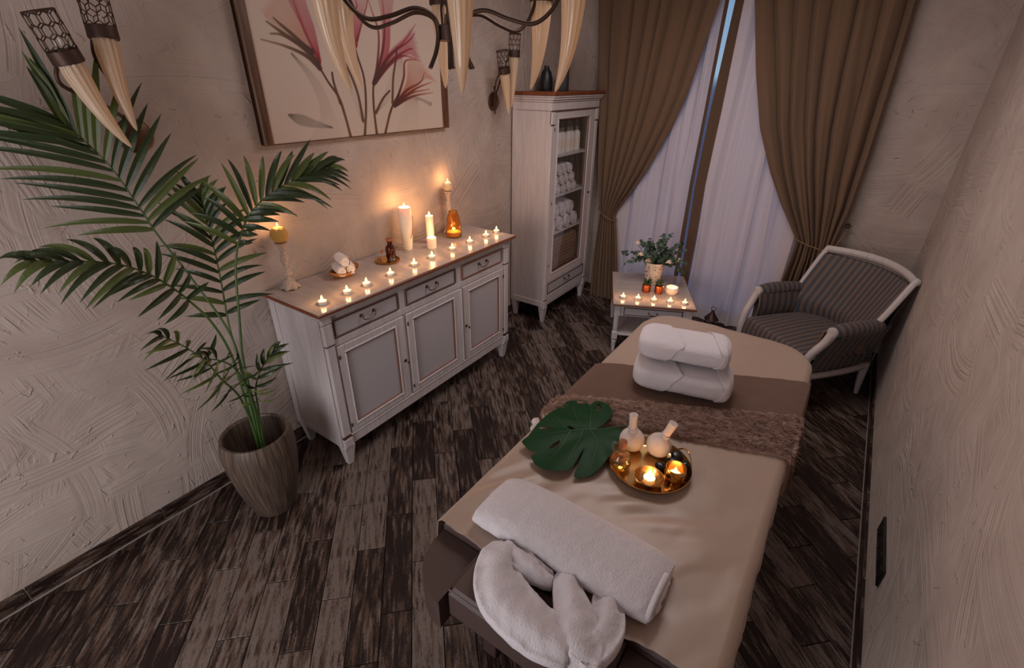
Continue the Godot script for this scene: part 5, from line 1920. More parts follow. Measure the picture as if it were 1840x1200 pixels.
func build_bouquet(at: Vector3) -> void:
	var t := thing("flower_arrangement", "eucalyptus and pale roses in the mosaic pot", "flowers", at)
	rng.seed = 23
	var dirs := [[-0.85, 0.30, 0.10], [-0.70, 0.45, 0.35], [-0.55, 0.62, -0.05], [-0.30, 0.80, 0.25], [0.0, 0.75, 0.45], [0.25, 0.80, 0.10], [0.50, 0.62, 0.25], [0.72, 0.45, 0.05], [0.85, 0.25, 0.30], [0.45, 0.35, 0.55], [-0.25, 0.45, 0.60], [0.15, 0.60, -0.35], [-0.45, 0.50, -0.35], [0.65, 0.55, -0.3], [-0.90, 0.12, 0.25], [0.75, 0.05, 0.4]]
	var rx := Vector3(cos(0.436), 0, -sin(0.436))
	var rz := Vector3(sin(0.436), 0, cos(0.436))
	for k in dirs.size():
		var d: Vector3 = (rx * dirs[k][0] + Vector3(0, dirs[k][1], 0) + rz * dirs[k][2]).normalized()
		var L := rng.randf_range(0.20, 0.29)
		var tip := d * L - Vector3(0, 0.03 * (1.0 - d.y), 0)
		var pts := curve([Vector3(d.x * 0.02, -0.10, d.z * 0.02), Vector3(d.x * 0.03, 0.0, d.z * 0.03), d * L * 0.55 + Vector3(0, 0.02, 0), tip], 16)
		var b := MB.new()
		b.tube(pts, 0.0018, 5)
		var br := part(t, "branch", b, M.euca_dark)
		b = MB.new()
		for i in range(4, 16):
			for s in [0, 1]:
				var a := rng.randf() * TAU
				var side := d.cross(Vector3(cos(a), sin(a), 0.3)).normalized()
				var n := (side * 0.5 + Vector3(0, 0.7, 0) + rz * 0.4 + Vector3(rng.randf_range(-.5, .5), 0, rng.randf_range(-.5, .5))).normalized()
				leaf_disc(b, pts[i] + side * 0.018, n, rng.randf_range(0.014, 0.024) * (1.15 if i < 11 else 0.8))
		var lv := part(br, "leaves", b, M.euca_dark if k % 3 == 0 else M.euca_leaf)
		lv.set_meta("kind", "stuff")
	for q in [[-0.13, 0.09, 0.09], [-0.07, 0.05, 0.12], [0.09, 0.05, 0.12], [-0.16, 0.16, 0.02], [0.17, 0.05, 0.06]]:
		var b := MB.new()
		var o: Vector3 = rx * q[0] + Vector3(0, q[1], 0) + rz * q[2]
		b.tube(curve([Vector3(0, -0.08, 0), Vector3(o.x * 0.3, 0.0, o.z * 0.3), o], 8), 0.002, 5)
		var st := part(t, "rose_stem", b, M.euca_dark)
		b = MB.new()
		for k in 14:
			var a := k * 2.4
			var e := 0.35 + 0.07 * k
			var n := Vector3(cos(a) * cos(e), sin(e), sin(a) * cos(e))
			leaf_disc(b, o + n * (0.022 - 0.0012 * k), n, 0.017 - 0.0004 * k, -0.35)
		part(st, "rose", b, M.petal, "pale rose bloom")

# ---------------------------------------------------------------- massage table
const BX := 1.945
const BY := 0.70

func bed_half(z: float, w: float, zfar: float, r: float) -> float:
	var d := (zfar + r) - z
	if d <= 0.0: return w
	return w - (r - sqrt(maxf(0.0, r * r - d * d)))

func build_bed() -> void:
	var t := thing("massage_table", "dark brown leather massage table with headrest pad", "massage table", Vector3(BX, 0, -0.40))
	var b := MB.new()
	# main cushion
	var poly := PackedVector2Array()
	for k in 13:
		var a := PI / 2 * k / 12
		poly.append(Vector2(BX + 0.405 - 0.17 + 0.17 * cos(a), 1.385 - 0.17 + 0.17 * sin(a)))
	for k in 13:
		var a := PI / 2 + PI / 2 * k / 12
		poly.append(Vector2(BX - 0.405 + 0.17 + 0.17 * cos(a), 1.385 - 0.17 + 0.17 * sin(a)))
	poly.append(Vector2(BX - 0.405, -0.455))
	poly.append(Vector2(BX + 0.405, -0.455))
	b.prism(poly, 0.115, 0.018, Vector3(0, BY - 0.115, 0), FACE_Y)
	wpart(t, "cushion", b, M.leather)
	# headrest pad
	b = MB.new()
	b.prism(PackedVector2Array([Vector2(1.693, -0.462), Vector2(1.693, -0.600), Vector2(1.705, -0.620), Vector2(2.135, -0.620), Vector2(2.147, -0.600), Vector2(2.147, -0.462)]), 0.10, 0.016, Vector3(0, BY - 0.102, 0), FACE_Y)
	var pad := wpart(t, "headrest_pad", b, M.leather)
	b = MB.new()
	b.tube([Vector3(1.70, BY - 0.012, 0.612), Vector3(2.14, BY - 0.012, 0.612)], 0.003, 6)
	b.tube([Vector3(1.70, BY - 0.010, 0.47), Vector3(1.70, BY - 0.012, 0.612)], 0.003, 6)
	part(pad, "piping", b, M.leather)
	# lower arm pads with rounded corners
	for s in [-1.0, 1.0]:
		poly = PackedVector2Array()
		for k in 13:
			var a := PI / 2 * k / 12
			poly.append(Vector2(BX + s * (0.405 - 0.15 + 0.15 * cos(a)), -(0.485 + 0.16 * sin(a))))
		poly.append(Vector2(BX + s * (0.258 if s < 0 else 0.206), -0.645))
		poly.append(Vector2(BX + s * (0.258 if s < 0 else 0.206), -0.458))
		poly.append(Vector2(BX + s * 0.405, -0.458))
		b = MB.new()
		b.prism(poly, 0.115, 0.030, Vector3(0, BY - 0.155, 0), FACE_Y)
		wpart(t, "arm_pad", b, M.leather)
	# frame and legs
	b = MB.new()
	b.bb(Vector3(BX - 0.34, BY - 0.20, -1.25), Vector3(BX + 0.34, BY - 0.116, 0.44), 0.005)
	wpart(t, "frame", b, M.leather)
	for x in [-0.29, 0.29]:
		for z in [-1.15, 0.36]:
			b = MB.new()
			b.bb(Vector3(BX + x - 0.03, 0.0, z - 0.03), Vector3(BX + x + 0.03, BY - 0.19, z + 0.03), 0.004)
			wpart(t, "leg", b, M.leather)
	# satin sheet
	var f := nz(91, 2.2, 3)
	var f2 := nz(92, 7.0, 2)
	var rows := []
	var nr := 150
	for i in nr + 1:
		var v := i / float(nr)
		var z := lerpf(-1.405, 0.470, v)
		var hw := bed_half(z, 0.412, -1.405, 0.19)
		var row := []
		for j in 81:
			var u := j / 80.0 * 2 - 1
			var x: float
			var y := BY + 0.004
			var au := absf(u)
			if au < 0.86:
				x = u / 0.86 * hw
			else:
				var k := (au - 0.86) / 0.14
				x = signf(u) * (hw + 0.008 + 0.012 * sin(k * 2.0) + 0.010 * f.get_noise_2d(z * 3.0, 5.0 + u) * k)
				y -= 0.10 * k
			var wr := 0.0035 * f.get_noise_2d(x * 2.2 + z * 0.8, z * 1.3) + 0.002 * f2.get_noise_2d(x * 0.8 + z * 0.5, z * 0.35 - x * 0.2)
			# softly rippled corner beside the leaf
			var gx := BX + x
			var cd := exp(-pow((gx - 1.63) / 0.11, 2.0) - pow((z - 0.26) / 0.16, 2.0))
			wr += cd * (0.012 * (0.5 + 0.5 * sin(gx * 62.0 + z * 34.0)))
			var td := exp(-pow((gx - 2.02) / 0.2, 2.0) - pow((z - 0.06) / 0.06, 2.0))
			wr += td * 0.008 * (0.5 + 0.5 * sin(gx * 40.0 + z * 55.0))
			if au < 0.86: y += maxf(wr, -0.001) + 0.002
			var zz := z
			if i > nr - 6: zz += 0.010 * f2.get_noise_1d(gx * 2.0) + 0.006 * sin(gx * 19.0)
			row.append(Vector3(gx, y, zz))
		rows.append(row)
	# far end drops over the rounded edge
	var far := []
	for k in 4:
		var row := []
		for j in 81:
			var p: Vector3 = rows[0][j]
			row.append(p + Vector3(0, -0.03 * (4 - k), -0.010))
		far.append(row)
	b = MB.new()
	b.grid(flipped2(far + rows), 0.002)
	single("bed_sheet", "champagne satin sheet spread over the massage table", "sheet", b, M.satin)
	build_throw()
	build_towels()
	build_leaf()
	build_tray()

func flipped2(g: Array) -> Array:
	# order of rows reversed, so that the face looks up
	var o := g.duplicate()
	o.reverse()
	return o

func throw_point(u: float, v: float, lift: float, lo: Callable, hi: Callable) -> Vector3:
	# u across the bed with both sides hanging, v between two edge lines
	var x: float
	var y := BY + 0.012 + lift
	var out := 0.0
	if u < 0.08:
		var k := (0.08 - u) / 0.08
		x = BX - 0.430 - 0.012 * sin(k * 2.2)
		y -= 0.13 * k
	elif u > 0.88:
		var k := (u - 0.88) / 0.12
		x = BX + 0.432 + 0.016 * sin(k * 2.0)
		y -= 0.19 * k
	else:
		x = BX - 0.430 + (u - 0.08) / 0.80 * 0.862
		var e := minf(u - 0.08, 0.88 - u)
		y -= 0.012 * exp(-e * 60.0)
	var z := lerpf(lo.call(x), hi.call(x), v)
	return Vector3(x, y, z)

func build_throw() -> void:
	var zf := func(x): return -0.66 - 0.47 * (x - 1.523)
	var zb := func(x): return -0.343 - 0.50 * (x - 1.585)
	var zn := func(x): return -0.165 - 0.335 * (x - 1.493)
	var t := thing("fur_throw", "brown throw with smooth half and furry half laid across the table", "throw", Vector3(BX, BY, -0.5))
	var f := nz(93, 3.0, 3)
	var b := MB.new()
	var rows := []
	for i in 25:
		var row := []
		for j in 121:
			var p := throw_point(j / 120.0, i / 24.0, 0.003, zf, zb)
			p.y += 0.003 * f.get_noise_2d(p.x * 4.0, p.z * 4.0)
			row.append(p)
		rows.append(row)
	b.grid(flipped2(rows), 0.006)
	wpart(t, "smooth_half", b, M.throw_plain, "smooth brown cloth half")
	b = MB.new()
	rows = []
	for i in 33:
		var v := i / 32.0
		var row := []
		for j in 121:
			var p := throw_point(j / 120.0, v * 1.04 - 0.04, 0.012 * pow(sin(PI * clampf(v, 0.02, 0.98)), 0.3), zb, zn)
			p.y += 0.004 * f.get_noise_2d(p.x * 14.0, p.z * 14.0)
			row.append(p)
		rows.append(row)
	b.grid(flipped2(rows), 0.012)
	wpart(t, "fur_half", b, M.throw_fur, "furry brown half")
	# pile of the fur
	var blade := MB.new()
	var a0 := blade.vert(Vector3(-0.0011, 0, 0))
	var a1 := blade.vert(Vector3(0.0011, 0, 0))
	var a2 := blade.vert(Vector3(-0.0006, 0.007, 0.004))
	var a3 := blade.vert(Vector3(0.0006, 0.007, 0.004))
	var a4 := blade.vert(Vector3(0, 0.010, 0.012))
	blade.quad(a0, a1, a3, a2)
	blade.tri(a2, a3, a4)
	var mm := MultiMesh.new()
	mm.transform_format = MultiMesh.TRANSFORM_3D
	mm.mesh = blade.mesh()
	var n := 60000
	mm.instance_count = n
	rng.seed = 77
	for k in n:
		var u := rng.randf_range(0.0, 1.0)
		var v := rng.randf_range(0.0, 1.0)
		var p := throw_point(u, v * 1.04 - 0.04, 0.012 * pow(sin(PI * clampf(v, 0.02, 0.98)), 0.3), zb, zn)
		var bs := Basis(Vector3.UP, PI * 0.1 + rng.randfn(0.0, 0.6) + 2.4 * f.get_noise_2d(p.x * 5.0 + 9.0, p.z * 5.0))
		if u < 0.08: bs = Basis(Vector3.BACK, PI / 2) * bs
		elif u > 0.88: bs = Basis(Vector3.BACK, -PI / 2) * bs
		var w := f.get_noise_2d(p.x * 9.0, p.z * 9.0)
		bs = bs.scaled(Vector3.ONE * rng.randf_range(0.7, 1.35) * (1.0 + 0.5 * w))
		mm.set_instance_transform(k, Transform3D(bs, p - Vector3(BX, BY, -0.5) - Vector3(0, 0.001, 0)))
	var o := MultiMeshInstance3D.new()
	o.name = "fur_pile"
	o.multimesh = mm
	o.material_override = M.throw_fur
	o.set_meta("kind", "stuff")
	t.add_child(o)
	# knotted tassel at the hanging corner
	b = MB.new()
	b.blob(Vector3(1.497, BY - 0.03, -0.150), Vector3(0.020, 0.018, 0.020), 1.0, 1.0, Basis(), 16, 10, nz(3, 0.8), 0.006)
	b.blob(Vector3(1.492, BY - 0.062, -0.142), Vector3(0.015, 0.020, 0.015), 1.0, 1.0, Basis(), 16, 10, nz(4, 0.8), 0.006)
	wpart(t, "tassel", b, M.linen_ball)

func folded_towel(called: String, label: String, h: Vector3, at: Vector3, turn: float, seed_: int) -> Node3D:
	var t := thing(called, label, "towel", at, turn, "rolled towels on the throw")
	var f := nz(seed_, 3.0, 3)
	# point on the roll: x along it, a round it, g above the cloth
	var S := func(x: float, a: float, g: float):
		var k := pow(maxf(0.0, 1.0 - pow(absf(x / h.x), 7.0)), 0.25)
		var wob := 1.0 + 0.035 * f.get_noise_3d(x * 3.0, cos(a), sin(a) * 1.3)
		var y := signf(sin(a)) * pow(absf(sin(a)), 0.72) * (h.y * k * wob + g)
		var z := signf(cos(a)) * pow(absf(cos(a)), 0.78) * (h.z * k * wob + g)
		return Vector3(x, y, z)
	var b := MB.new()
	var rows := []
	for i in 57:
		var x := h.x * sin(lerpf(-PI / 2, PI / 2, i / 56.0))
		var row := []
		for j in 49: row.append(S.call(x, TAU * (j % 48) / 48.0, 0.0))
		rows.append(row)
	b.grid(rows)
	part(t, "roll", b, M.terry)
	# two outer flaps wrapped round from the ends, their slanting edges stand proud
	for s in [-1.0, 1.0]:
		b = MB.new()
		rows = []
		for i in 25:
			var v := i / 24.0
			var a := lerpf(-0.9, 2.9, v)
			var edge := lerpf(-0.02, 0.62, absf(v - 0.42) * 1.7) if s < 0 else lerpf(0.88, 0.40, pow(absf(v - 0.30) * 1.3, 0.8))
			if s < 0: edge = -edge
			var row := []
			for j in 19:
				var u := j / 18.0
				var x := lerpf(s * 0.975, edge, pow(u, 0.8)) * h.x
				row.append(S.call(x, a, 0.0075 * smoothstep(0.0, 0.12, minf(v, 1.0 - v) + 0.02) * (0.4 + 0.6 * smoothstep(0.0, 0.3, u))))
			rows.append(row)
		b.grid(rows if s < 0 else flipped(rows), 0.006)
		part(t, "flap", b, M.terry)
	return t

func build_towels() -> void:
	folded_towel("folded_towel", "lower white towel roll lying on the brown throw", Vector3(0.203, 0.059, 0.118), Vector3(1.905, BY + 0.083, -0.680), 0.22, 61)
	folded_towel("folded_towel", "upper white towel roll stacked on the other one", Vector3(0.186, 0.051, 0.100), Vector3(1.885, BY + 0.205, -0.700), 0.24, 62)
	# long pillow-like towel at the head end
	var t := thing("towel_bolster", "long thick white folded towel at the headrest end", "towel", Vector3(1.905, BY + 0.006, 0.325), -0.03)
	var b := MB.new()
	var f := nz(63, 5.0, 3)
	var rows := []
	var n := 48
	for i in 61:
		var s := i / 60.0
		var x := (s - 0.5) * 0.545
		var e := pow(absf(s - 0.5) * 2.0, 8.0)
		var hh := 0.088 * (1.0 - 0.30 * e) * (0.92 + 0.08 * sin(s * 5.0))
		var dd := 0.108 * (1.0 - 0.10 * e)
		var row := []
		for j in n + 1:
			var a := TAU * (j % n) / n
			var c := cos(a)
			var si := sin(a)
			var y := hh * 0.5 + signf(si) * pow(absf(si), 0.7) * hh * 0.5
			var z := signf(c) * pow(absf(c), 0.72) * dd
			var w := 0.004 * f.get_noise_3d(x * 6.0, y * 8.0, z * 8.0)
			row.append(Vector3(x, maxf(0.0, y + w), z + w + 0.02 * (0.5 - s)))
		rows.append(row)
	b.grid(rows)
	for e in [0, 60]:
		var c := Vector3.ZERO
		for p in rows[e]: c += p
		c /= rows[e].size()
		var k := b.vert(c + Vector3(0.012 if e else -0.012, 0, 0))
		for j in n:
			var q0 := b.vert(rows[e][j])
			var q1 := b.vert(rows[e][j + 1])
			if e: b.tri(k, q0, q1)
			else: b.tri(k, q1, q0)
	part(t, "fold", b, M.terry)
	# folded layers showing at the right end
	for k in 2:
		b = MB.new()
		var pts := []
		for j in 15:
			var a := lerpf(-1.2, 1.9, j / 14.0)
			pts.append(Vector3(0.272 + 0.006 * k, 0.044 + 0.036 * sin(a) * (1.0 - 0.35 * k), cos(a) * 0.085 * (1.0 - 0.3 * k)))
		b.tube(pts, 0.008, 6)
		part(t, "layer_edge", b, M.terry)
	# towel looped round the face opening of the headrest
	t = thing("looped_towel", "white towel folded into a loop on the leather headrest", "towel", Vector3(1.93, BY, 0.53))
	b = MB.new()
	var path := [Vector3(1.780, 0.028, 0.445), Vector3(1.785, 0.032, 0.505), Vector3(1.835, 0.034, 0.560), Vector3(1.910, 0.034, 0.585), Vector3(1.990, 0.032, 0.590), Vector3(2.050, 0.030, 0.570)]
	cloth_band(b, path, [0.056, 0.060, 0.068, 0.066, 0.060, 0.056], 0.032, nz(64, 4.0, 3))
	wpart2(t, "band", b, M.terry)
	b = MB.new()
	path = [Vector3(1.945, 0.020, 0.415), Vector3(1.985, 0.034, 0.470), Vector3(2.035, 0.040, 0.525), Vector3(2.072, 0.036, 0.575), Vector3(2.080, 0.024, 0.602)]
	cloth_band(b, path, [0.034, 0.042, 0.054, 0.058, 0.046], 0.028, nz(65, 4.0, 3))
	wpart2(t, "band", b, M.terry)
	b = MB.new()
	path = [Vector3(2.065, 0.022, 0.405), Vector3(2.085, 0.030, 0.450), Vector3(2.105, 0.032, 0.495), Vector3(2.100, 0.030, 0.545), Vector3(2.070, 0.026, 0.590)]
	cloth_band(b, path, [0.040, 0.042, 0.040, 0.040, 0.040], 0.026, nz(66, 4.0, 3))
	wpart2(t, "band", b, M.terry)
	b = MB.new()
	path = [Vector3(1.770, 0.030, 0.450), Vector3(1.830, 0.040, 0.462), Vector3(1.890, 0.036, 0.468), Vector3(1.930, 0.022, 0.452)]
	cloth_band(b, path, [0.030, 0.032, 0.028, 0.022], 0.026, nz(67, 4.0, 3))
	wpart2(t, "band", b, M.terry)

func wpart2(t: Node3D, called: String, b: MB, m: Material) -> void:
	for k in b.v.size(): b.v[k] += Vector3(0, BY, 0)
	wpart(t, called, b, m)

func cloth_band(b: MB, path: Array, half: Array, hgt: float, f: FastNoiseLite) -> void:
	# soft band lying on the table: flattened, rounded section along a path
	var n := 44
	var c := curve(path, n)
	var hv := []
	for h in half: hv.append(Vector2(h, 0))
	var hc := curve(hv, n)
	var rows := []
	for i in n:
		var tg: Vector3 = (c[mini(i + 1, n - 1)] - c[maxi(i - 1, 0)]).normalized()
		var s := tg.cross(Vector3.UP).normalized()
		var row := []
		var endk := 1.0 - 0.5 * pow(absf(i / float(n - 1) - 0.5) * 2.0, 12.0)
		for j in 33:
			var a := TAU * (j % 32) / 32
			var x: float = hc[i].x * endk * signf(cos(a)) * pow(absf(cos(a)), 0.7)
			var y: float = hgt * signf(sin(a)) * pow(absf(sin(a)), 0.8)
			var p: Vector3 = c[i] + s * x + Vector3(0, y, 0)
			p.y += 0.010 * f.get_noise_3d(p.x * 5, p.y * 5, p.z * 5) + 0.008 * sin(j * 0.9 + i * 0.05) * maxf(0.0, sin(a))
			p.y = maxf(p.y, 0.001)
			row.append(p)
		rows.append(row)
	b.grid(flipped(rows))
	for e in [0, n - 1]:
		var k := b.vert(c[e])
		for j in 32:
			var q0 := b.vert(rows[e][j])
			var q1 := b.vert(rows[e][j + 1])
			if e == 0: b.tri(k, q0, q1)
			else: b.tri(k, q1, q0)

func build_leaf() -> void:
	var outl := PackedVector2Array([Vector2(1.557, 0.049), Vector2(1.606, 0.070), Vector2(1.637, 0.055), Vector2(1.623, 0.087), Vector2(1.654, 0.109), Vector2(1.694, 0.114), Vector2(1.736, 0.100), Vector2(1.762, 0.079), Vector2(1.770, 0.048), Vector2(1.765, -0.014), Vector2(1.764, -0.042), Vector2(1.776, 0.014), Vector2(1.790, 0.082), Vector2(1.816, 0.070), Vector2(1.837, 0.043), Vector2(1.850, 0.002), Vector2(1.853, -0.065), Vector2(1.850, -0.133), Vector2(1.844, -0.191), Vector2(1.825, -0.215), Vector2(1.792, -0.198), Vector2(1.750, -0.159), Vector2(1.763, -0.197), Vector2(1.766, -0.253), Vector2(1.758, -0.297), Vector2(1.731, -0.329), Vector2(1.694, -0.340), Vector2(1.649, -0.331), Vector2(1.599, -0.314), Vector2(1.576, -0.279), Vector2(1.558, -0.220), Vector2(1.553, -0.129), Vector2(1.548, -0.070), Vector2(1.555, -0.022), Vector2(1.561, 0.012)])
	var holes := [[Vector2(1.563, -0.052), Vector2(1.578, -0.071), Vector2(1.610, -0.074), Vector2(1.607, -0.061), Vector2(1.582, -0.053)], [Vector2(1.652, -0.116), Vector2(1.666, -0.123), Vector2(1.686, -0.117), Vector2(1.682, -0.106), Vector2(1.666, -0.106)], [Vector2(1.656, 0.029), Vector2(1.658, 0.000), Vector2(1.670, -0.032), Vector2(1.676, -0.019), Vector2(1.670, 0.012)], [Vector2(1.682, -0.309), Vector2(1.688, -0.323), Vector2(1.704, -0.301), Vector2(1.713, -0.266), Vector2(1.703, -0.270)]]
	# rounded outline
	var sm := PackedVector2Array()
	var m := outl.size()
	for i in m:
		for s in 4:
			var f := s / 4.0
			var p0 := outl[posmod(i - 1, m)]
			var p1 := outl[i]
			var p2 := outl[(i + 1) % m]
			var p3 := outl[(i + 2) % m]
			sm.append(p1 * (1 - f) + p2 * f + (p1 - p0 * 0.5 - p2 * 0.5) * (f * (1 - f)) * (1 - f) * 0.6 + (p2 - p1 * 0.5 - p3 * 0.5) * (f * (1 - f)) * f * 0.6)
	var mid := [Vector2(1.750, -0.159), Vector2(1.688, -0.104), Vector2(1.621, -0.031), Vector2(1.557, 0.049)]
	var hy := func(p: Vector2):
		# raised blade, folded a little along the midrib, rim bending down
		var a := Vector2(1.750, -0.159)
		var d := (Vector2(1.557, 0.049) - a).normalized()
		var al := (p - a).dot(d)
		var ac := (p - a).cross(d)
		var v := 0.748 - 0.10 * maxf(0.0, al) * maxf(0.0, al) * 2.0 + 0.10 * absf(ac) * exp(-absf(ac) * 12.0) - 0.45 * ac * ac
		var ang := atan2(ac, al)
		return maxf(BY + 0.012 + (0.018 if p.y < -0.2 else 0.0), v + 0.0045 * cos(ang * 9.0) * smoothstep(0.02, 0.15, (p - a).length()))
	var t := thing("monstera_leaf", "big glossy dark green monstera leaf lying beside the gold tray", "leaf", Vector3(1.70, BY, -0.12))
	var b := MB.new()
	var idx := {}
	var V := func(p: Vector2, dy: float):
		var key := Vector3i(roundi(p.x * 4000), roundi(p.y * 4000), roundi(dy * 10000))
		if not idx.has(key):
			idx[key] = b.vert(Vector3(p.x, hy.call(p) + dy, p.y), p * 4.0)
		return idx[key]
	var cs := 0.02
	for gi in range(0, 17):
		for gj in range(0, 25):
			var x := 1.535 + gi * cs
			var z := -0.355 + gj * cs
			var cell := PackedVector2Array([Vector2(x, z), Vector2(x + cs, z), Vector2(x + cs, z + cs), Vector2(x, z + cs)])
			var got: Array = Array(Geometry2D.intersect_polygons(cell, sm), TYPE_NIL, "", null)
			for h in holes:
				var nx := []
				for g in got:
					for q in Geometry2D.clip_polygons(g, PackedVector2Array(h)): nx.append(q)
				got = nx
			for g in got:
				if Geometry2D.is_polygon_clockwise(g) and g.size() < 3: continue
				var tr := Geometry2D.triangulate_polygon(g)
				for k in range(0, tr.size(), 3):
					var pa: Vector2 = g[tr[k]]
					var pb: Vector2 = g[tr[k + 1]]
					var pc: Vector2 = g[tr[k + 2]]
					if (pb - pa).cross(pc - pa) > 0.0:
						var sw := pb
						pb = pc
						pc = sw
					b.tri(V.call(pa, 0.0), V.call(pb, 0.0), V.call(pc, 0.0))
					b.tri(V.call(pa, -0.0012), V.call(pc, -0.0012), V.call(pb, -0.0012))
	wpart(t, "blade", b, M.monstera)
	b = MB.new()
	var veins := [mid, [Vector2(1.735, -0.145), Vector2(1.70, -0.22), Vector2(1.665, -0.30)], [Vector2(1.715, -0.128), Vector2(1.65, -0.19), Vector2(1.60, -0.26)], [Vector2(1.68, -0.095), Vector2(1.62, -0.12), Vector2(1.575, -0.15)], [Vector2(1.735, -0.145), Vector2(1.79, -0.09), Vector2(1.82, 0.02)], [Vector2(1.715, -0.128), Vector2(1.735, -0.04), Vector2(1.745, 0.06)], [Vector2(1.68, -0.095), Vector2(1.690, -0.02), Vector2(1.690, 0.07)]]
	for vv in veins:
		var c := curve(vv, 14)
		var pts := []
		var rad := []
		for k in 14:
			pts.append(Vector3(c[k].x, hy.call(c[k]) + 0.0006, c[k].y))
			rad.append(0.0022 * (1.0 - 0.75 * k / 13.0))
		b.tube(pts, rad, 5)
	wpart(t, "veins", b, M.monstera_vein)
	b = MB.new()
	b.tube(curve([Vector3(1.750, 0.746, -0.159), Vector3(1.775, 0.742, -0.190), Vector3(1.80, 0.738, -0.225), Vector3(1.83, 0.735, -0.262)], 12), 0.003, 6)
	wpart(t, "stalk", b, M.monstera_vein)

func build_tray() -> void:
	var c := Vector3(1.978, BY + 0.010, -0.118)
	var b := MB.new()
	var t := thing("gold_tray", "round polished gold tray on the massage table", "tray", c)
	b.lathe([Vector2(0, 0.0), Vector2(0.112, 0.0), Vector2(0.128, 0.006), Vector2(0.138, 0.020), Vector2(0.140, 0.026), Vector2(0.138, 0.028), Vector2(0.134, 0.022), Vector2(0.124, 0.009), Vector2(0.110, 0.004), Vector2(0, 0.004)], 56)
	part(t, "dish", b, M.gold)
	b = MB.new()
	b.tube(curve([Vector3(0.060, 0.030, -0.122), Vector3(0.085, 0.055, -0.105), Vector3(0.108, 0.056, -0.082), Vector3(0.126, 0.030, -0.056)], 16), 0.0026, 6)
	part(t, "handle", b, M.gold)
	var y := c.y + 0.0042
	# herbal compress balls
	compress(Vector3(1.888, y, -0.172), Vector3(-0.06, 1.0, 0.02), "white herbal compress ball with upright cloth handle")
	compress(Vector3(1.978, y, -0.200), Vector3(0.30, 0.95, -0.10), "white herbal compress ball with slanting cloth handle")
	# oil flask
	t = thing("oil_flask", "small glass flask of golden oil with cork and handle", "bottle", Vector3(1.892, y, -0.068))
	t.scale = Vector3.ONE * 1.15
	b = MB.new()
	b.lathe([Vector2(0, 0.0), Vector2(0.024, 0.0), Vector2(0.031, 0.010), Vector2(0.033, 0.024), Vector2(0.027, 0.042), Vector2(0.014, 0.054), Vector2(0.0115, 0.062), Vector2(0.0115, 0.080), Vector2(0.0135, 0.083)], 28)
	part(t, "glass", b, M.clear_glass)
	b = MB.new()
	b.lathe([Vector2(0, 0.003), Vector2(0.022, 0.003), Vector2(0.0295, 0.012), Vector2(0.0315, 0.024), Vector2(0.0265, 0.039), Vector2(0.020, 0.046), Vector2(0, 0.046)], 28)
	part(t, "oil", b, M.oil, "golden oil")
	b = MB.new()
	b.lathe([Vector2(0, 0.070), Vector2(0.0105, 0.070), Vector2(0.013, 0.092), Vector2(0.012, 0.095), Vector2(0, 0.096)], 14)
	part(t, "cork", b, M.cork)
	b = MB.new()
	b.tube(curve([Vector3(-0.011, 0.078, 0.0), Vector3(-0.026, 0.080, 0.002), Vector3(-0.030, 0.065, 0.003), Vector3(-0.024, 0.046, 0.002)], 14), 0.0028, 6)
	part(t, "handle", b, M.clear_glass)
	# glass bowl with tealight
	t = thing("glass_candle_dish", "gold rimmed glass dish with a lit tealight on the tray", "candle holder", Vector3(2.003, y, -0.048))
	b = MB.new()
	b.lathe([Vector2(0, 0.0), Vector2(0.030, 0.0), Vector2(0.044, 0.014), Vector2(0.049, 0.030), Vector2(0.047, 0.031), Vector2(0.041, 0.015), Vector2(0.028, 0.003), Vector2(0, 0.003)], 36)
	part(t, "dish", b, M.gold)
	var c1 := tealight("tray_tealight", "tall lit tealight in the gold dish on the tray", "", 0.009)
	c1.position = Vector3(2.003, y + 0.0035, -0.048)
	c1.scale = Vector3(1.0, 1.3, 1.0)
	t = thing("gold_candle_cup", "deep gold cup with a lit tealight beside the black stones", "candle holder", Vector3(2.066, y, -0.118))
	b = MB.new()
	b.lathe([Vector2(0, 0.0), Vector2(0.024, 0.0), Vector2(0.034, 0.012), Vector2(0.037, 0.034), Vector2(0.033, 0.050), Vector2(0.031, 0.050), Vector2(0.034, 0.034), Vector2(0.031, 0.014), Vector2(0.022, 0.004), Vector2(0, 0.004)], 36)
	part(t, "cup", b, M.gold)
	var c2 := tealight("cup_tealight", "lit tealight inside the deep gold cup", "", 0.007)
	c2.position = Vector3(2.066, y + 0.005, -0.118)
	# hot stones
	var k := 0
	for q in [[2.012, -0.136, 0.018, 0.012], [2.044, -0.176, 0.024, 0.013], [2.082, -0.186, 0.020, 0.013], [2.040, -0.222, 0.022, 0.012]]:
		b = MB.new()
		b.blob(Vector3(0, q[3], 0), Vector3(q[2] * 1.15, q[3], q[2] * 0.9), 1.0, 0.9, Basis(), 24, 14, nz(20 + k, 0.3), 0.002)
		single("hot_stone", ["small black stone beside the candle dish", "smooth black stone next to the gold cup", "largest smooth black stone at the tray rim", "black stone behind the compress balls"][k], "stone", b, M.stone, Vector3(q[0], y, q[1]), 0.5 * k, "black stones on the tray")
		k += 1

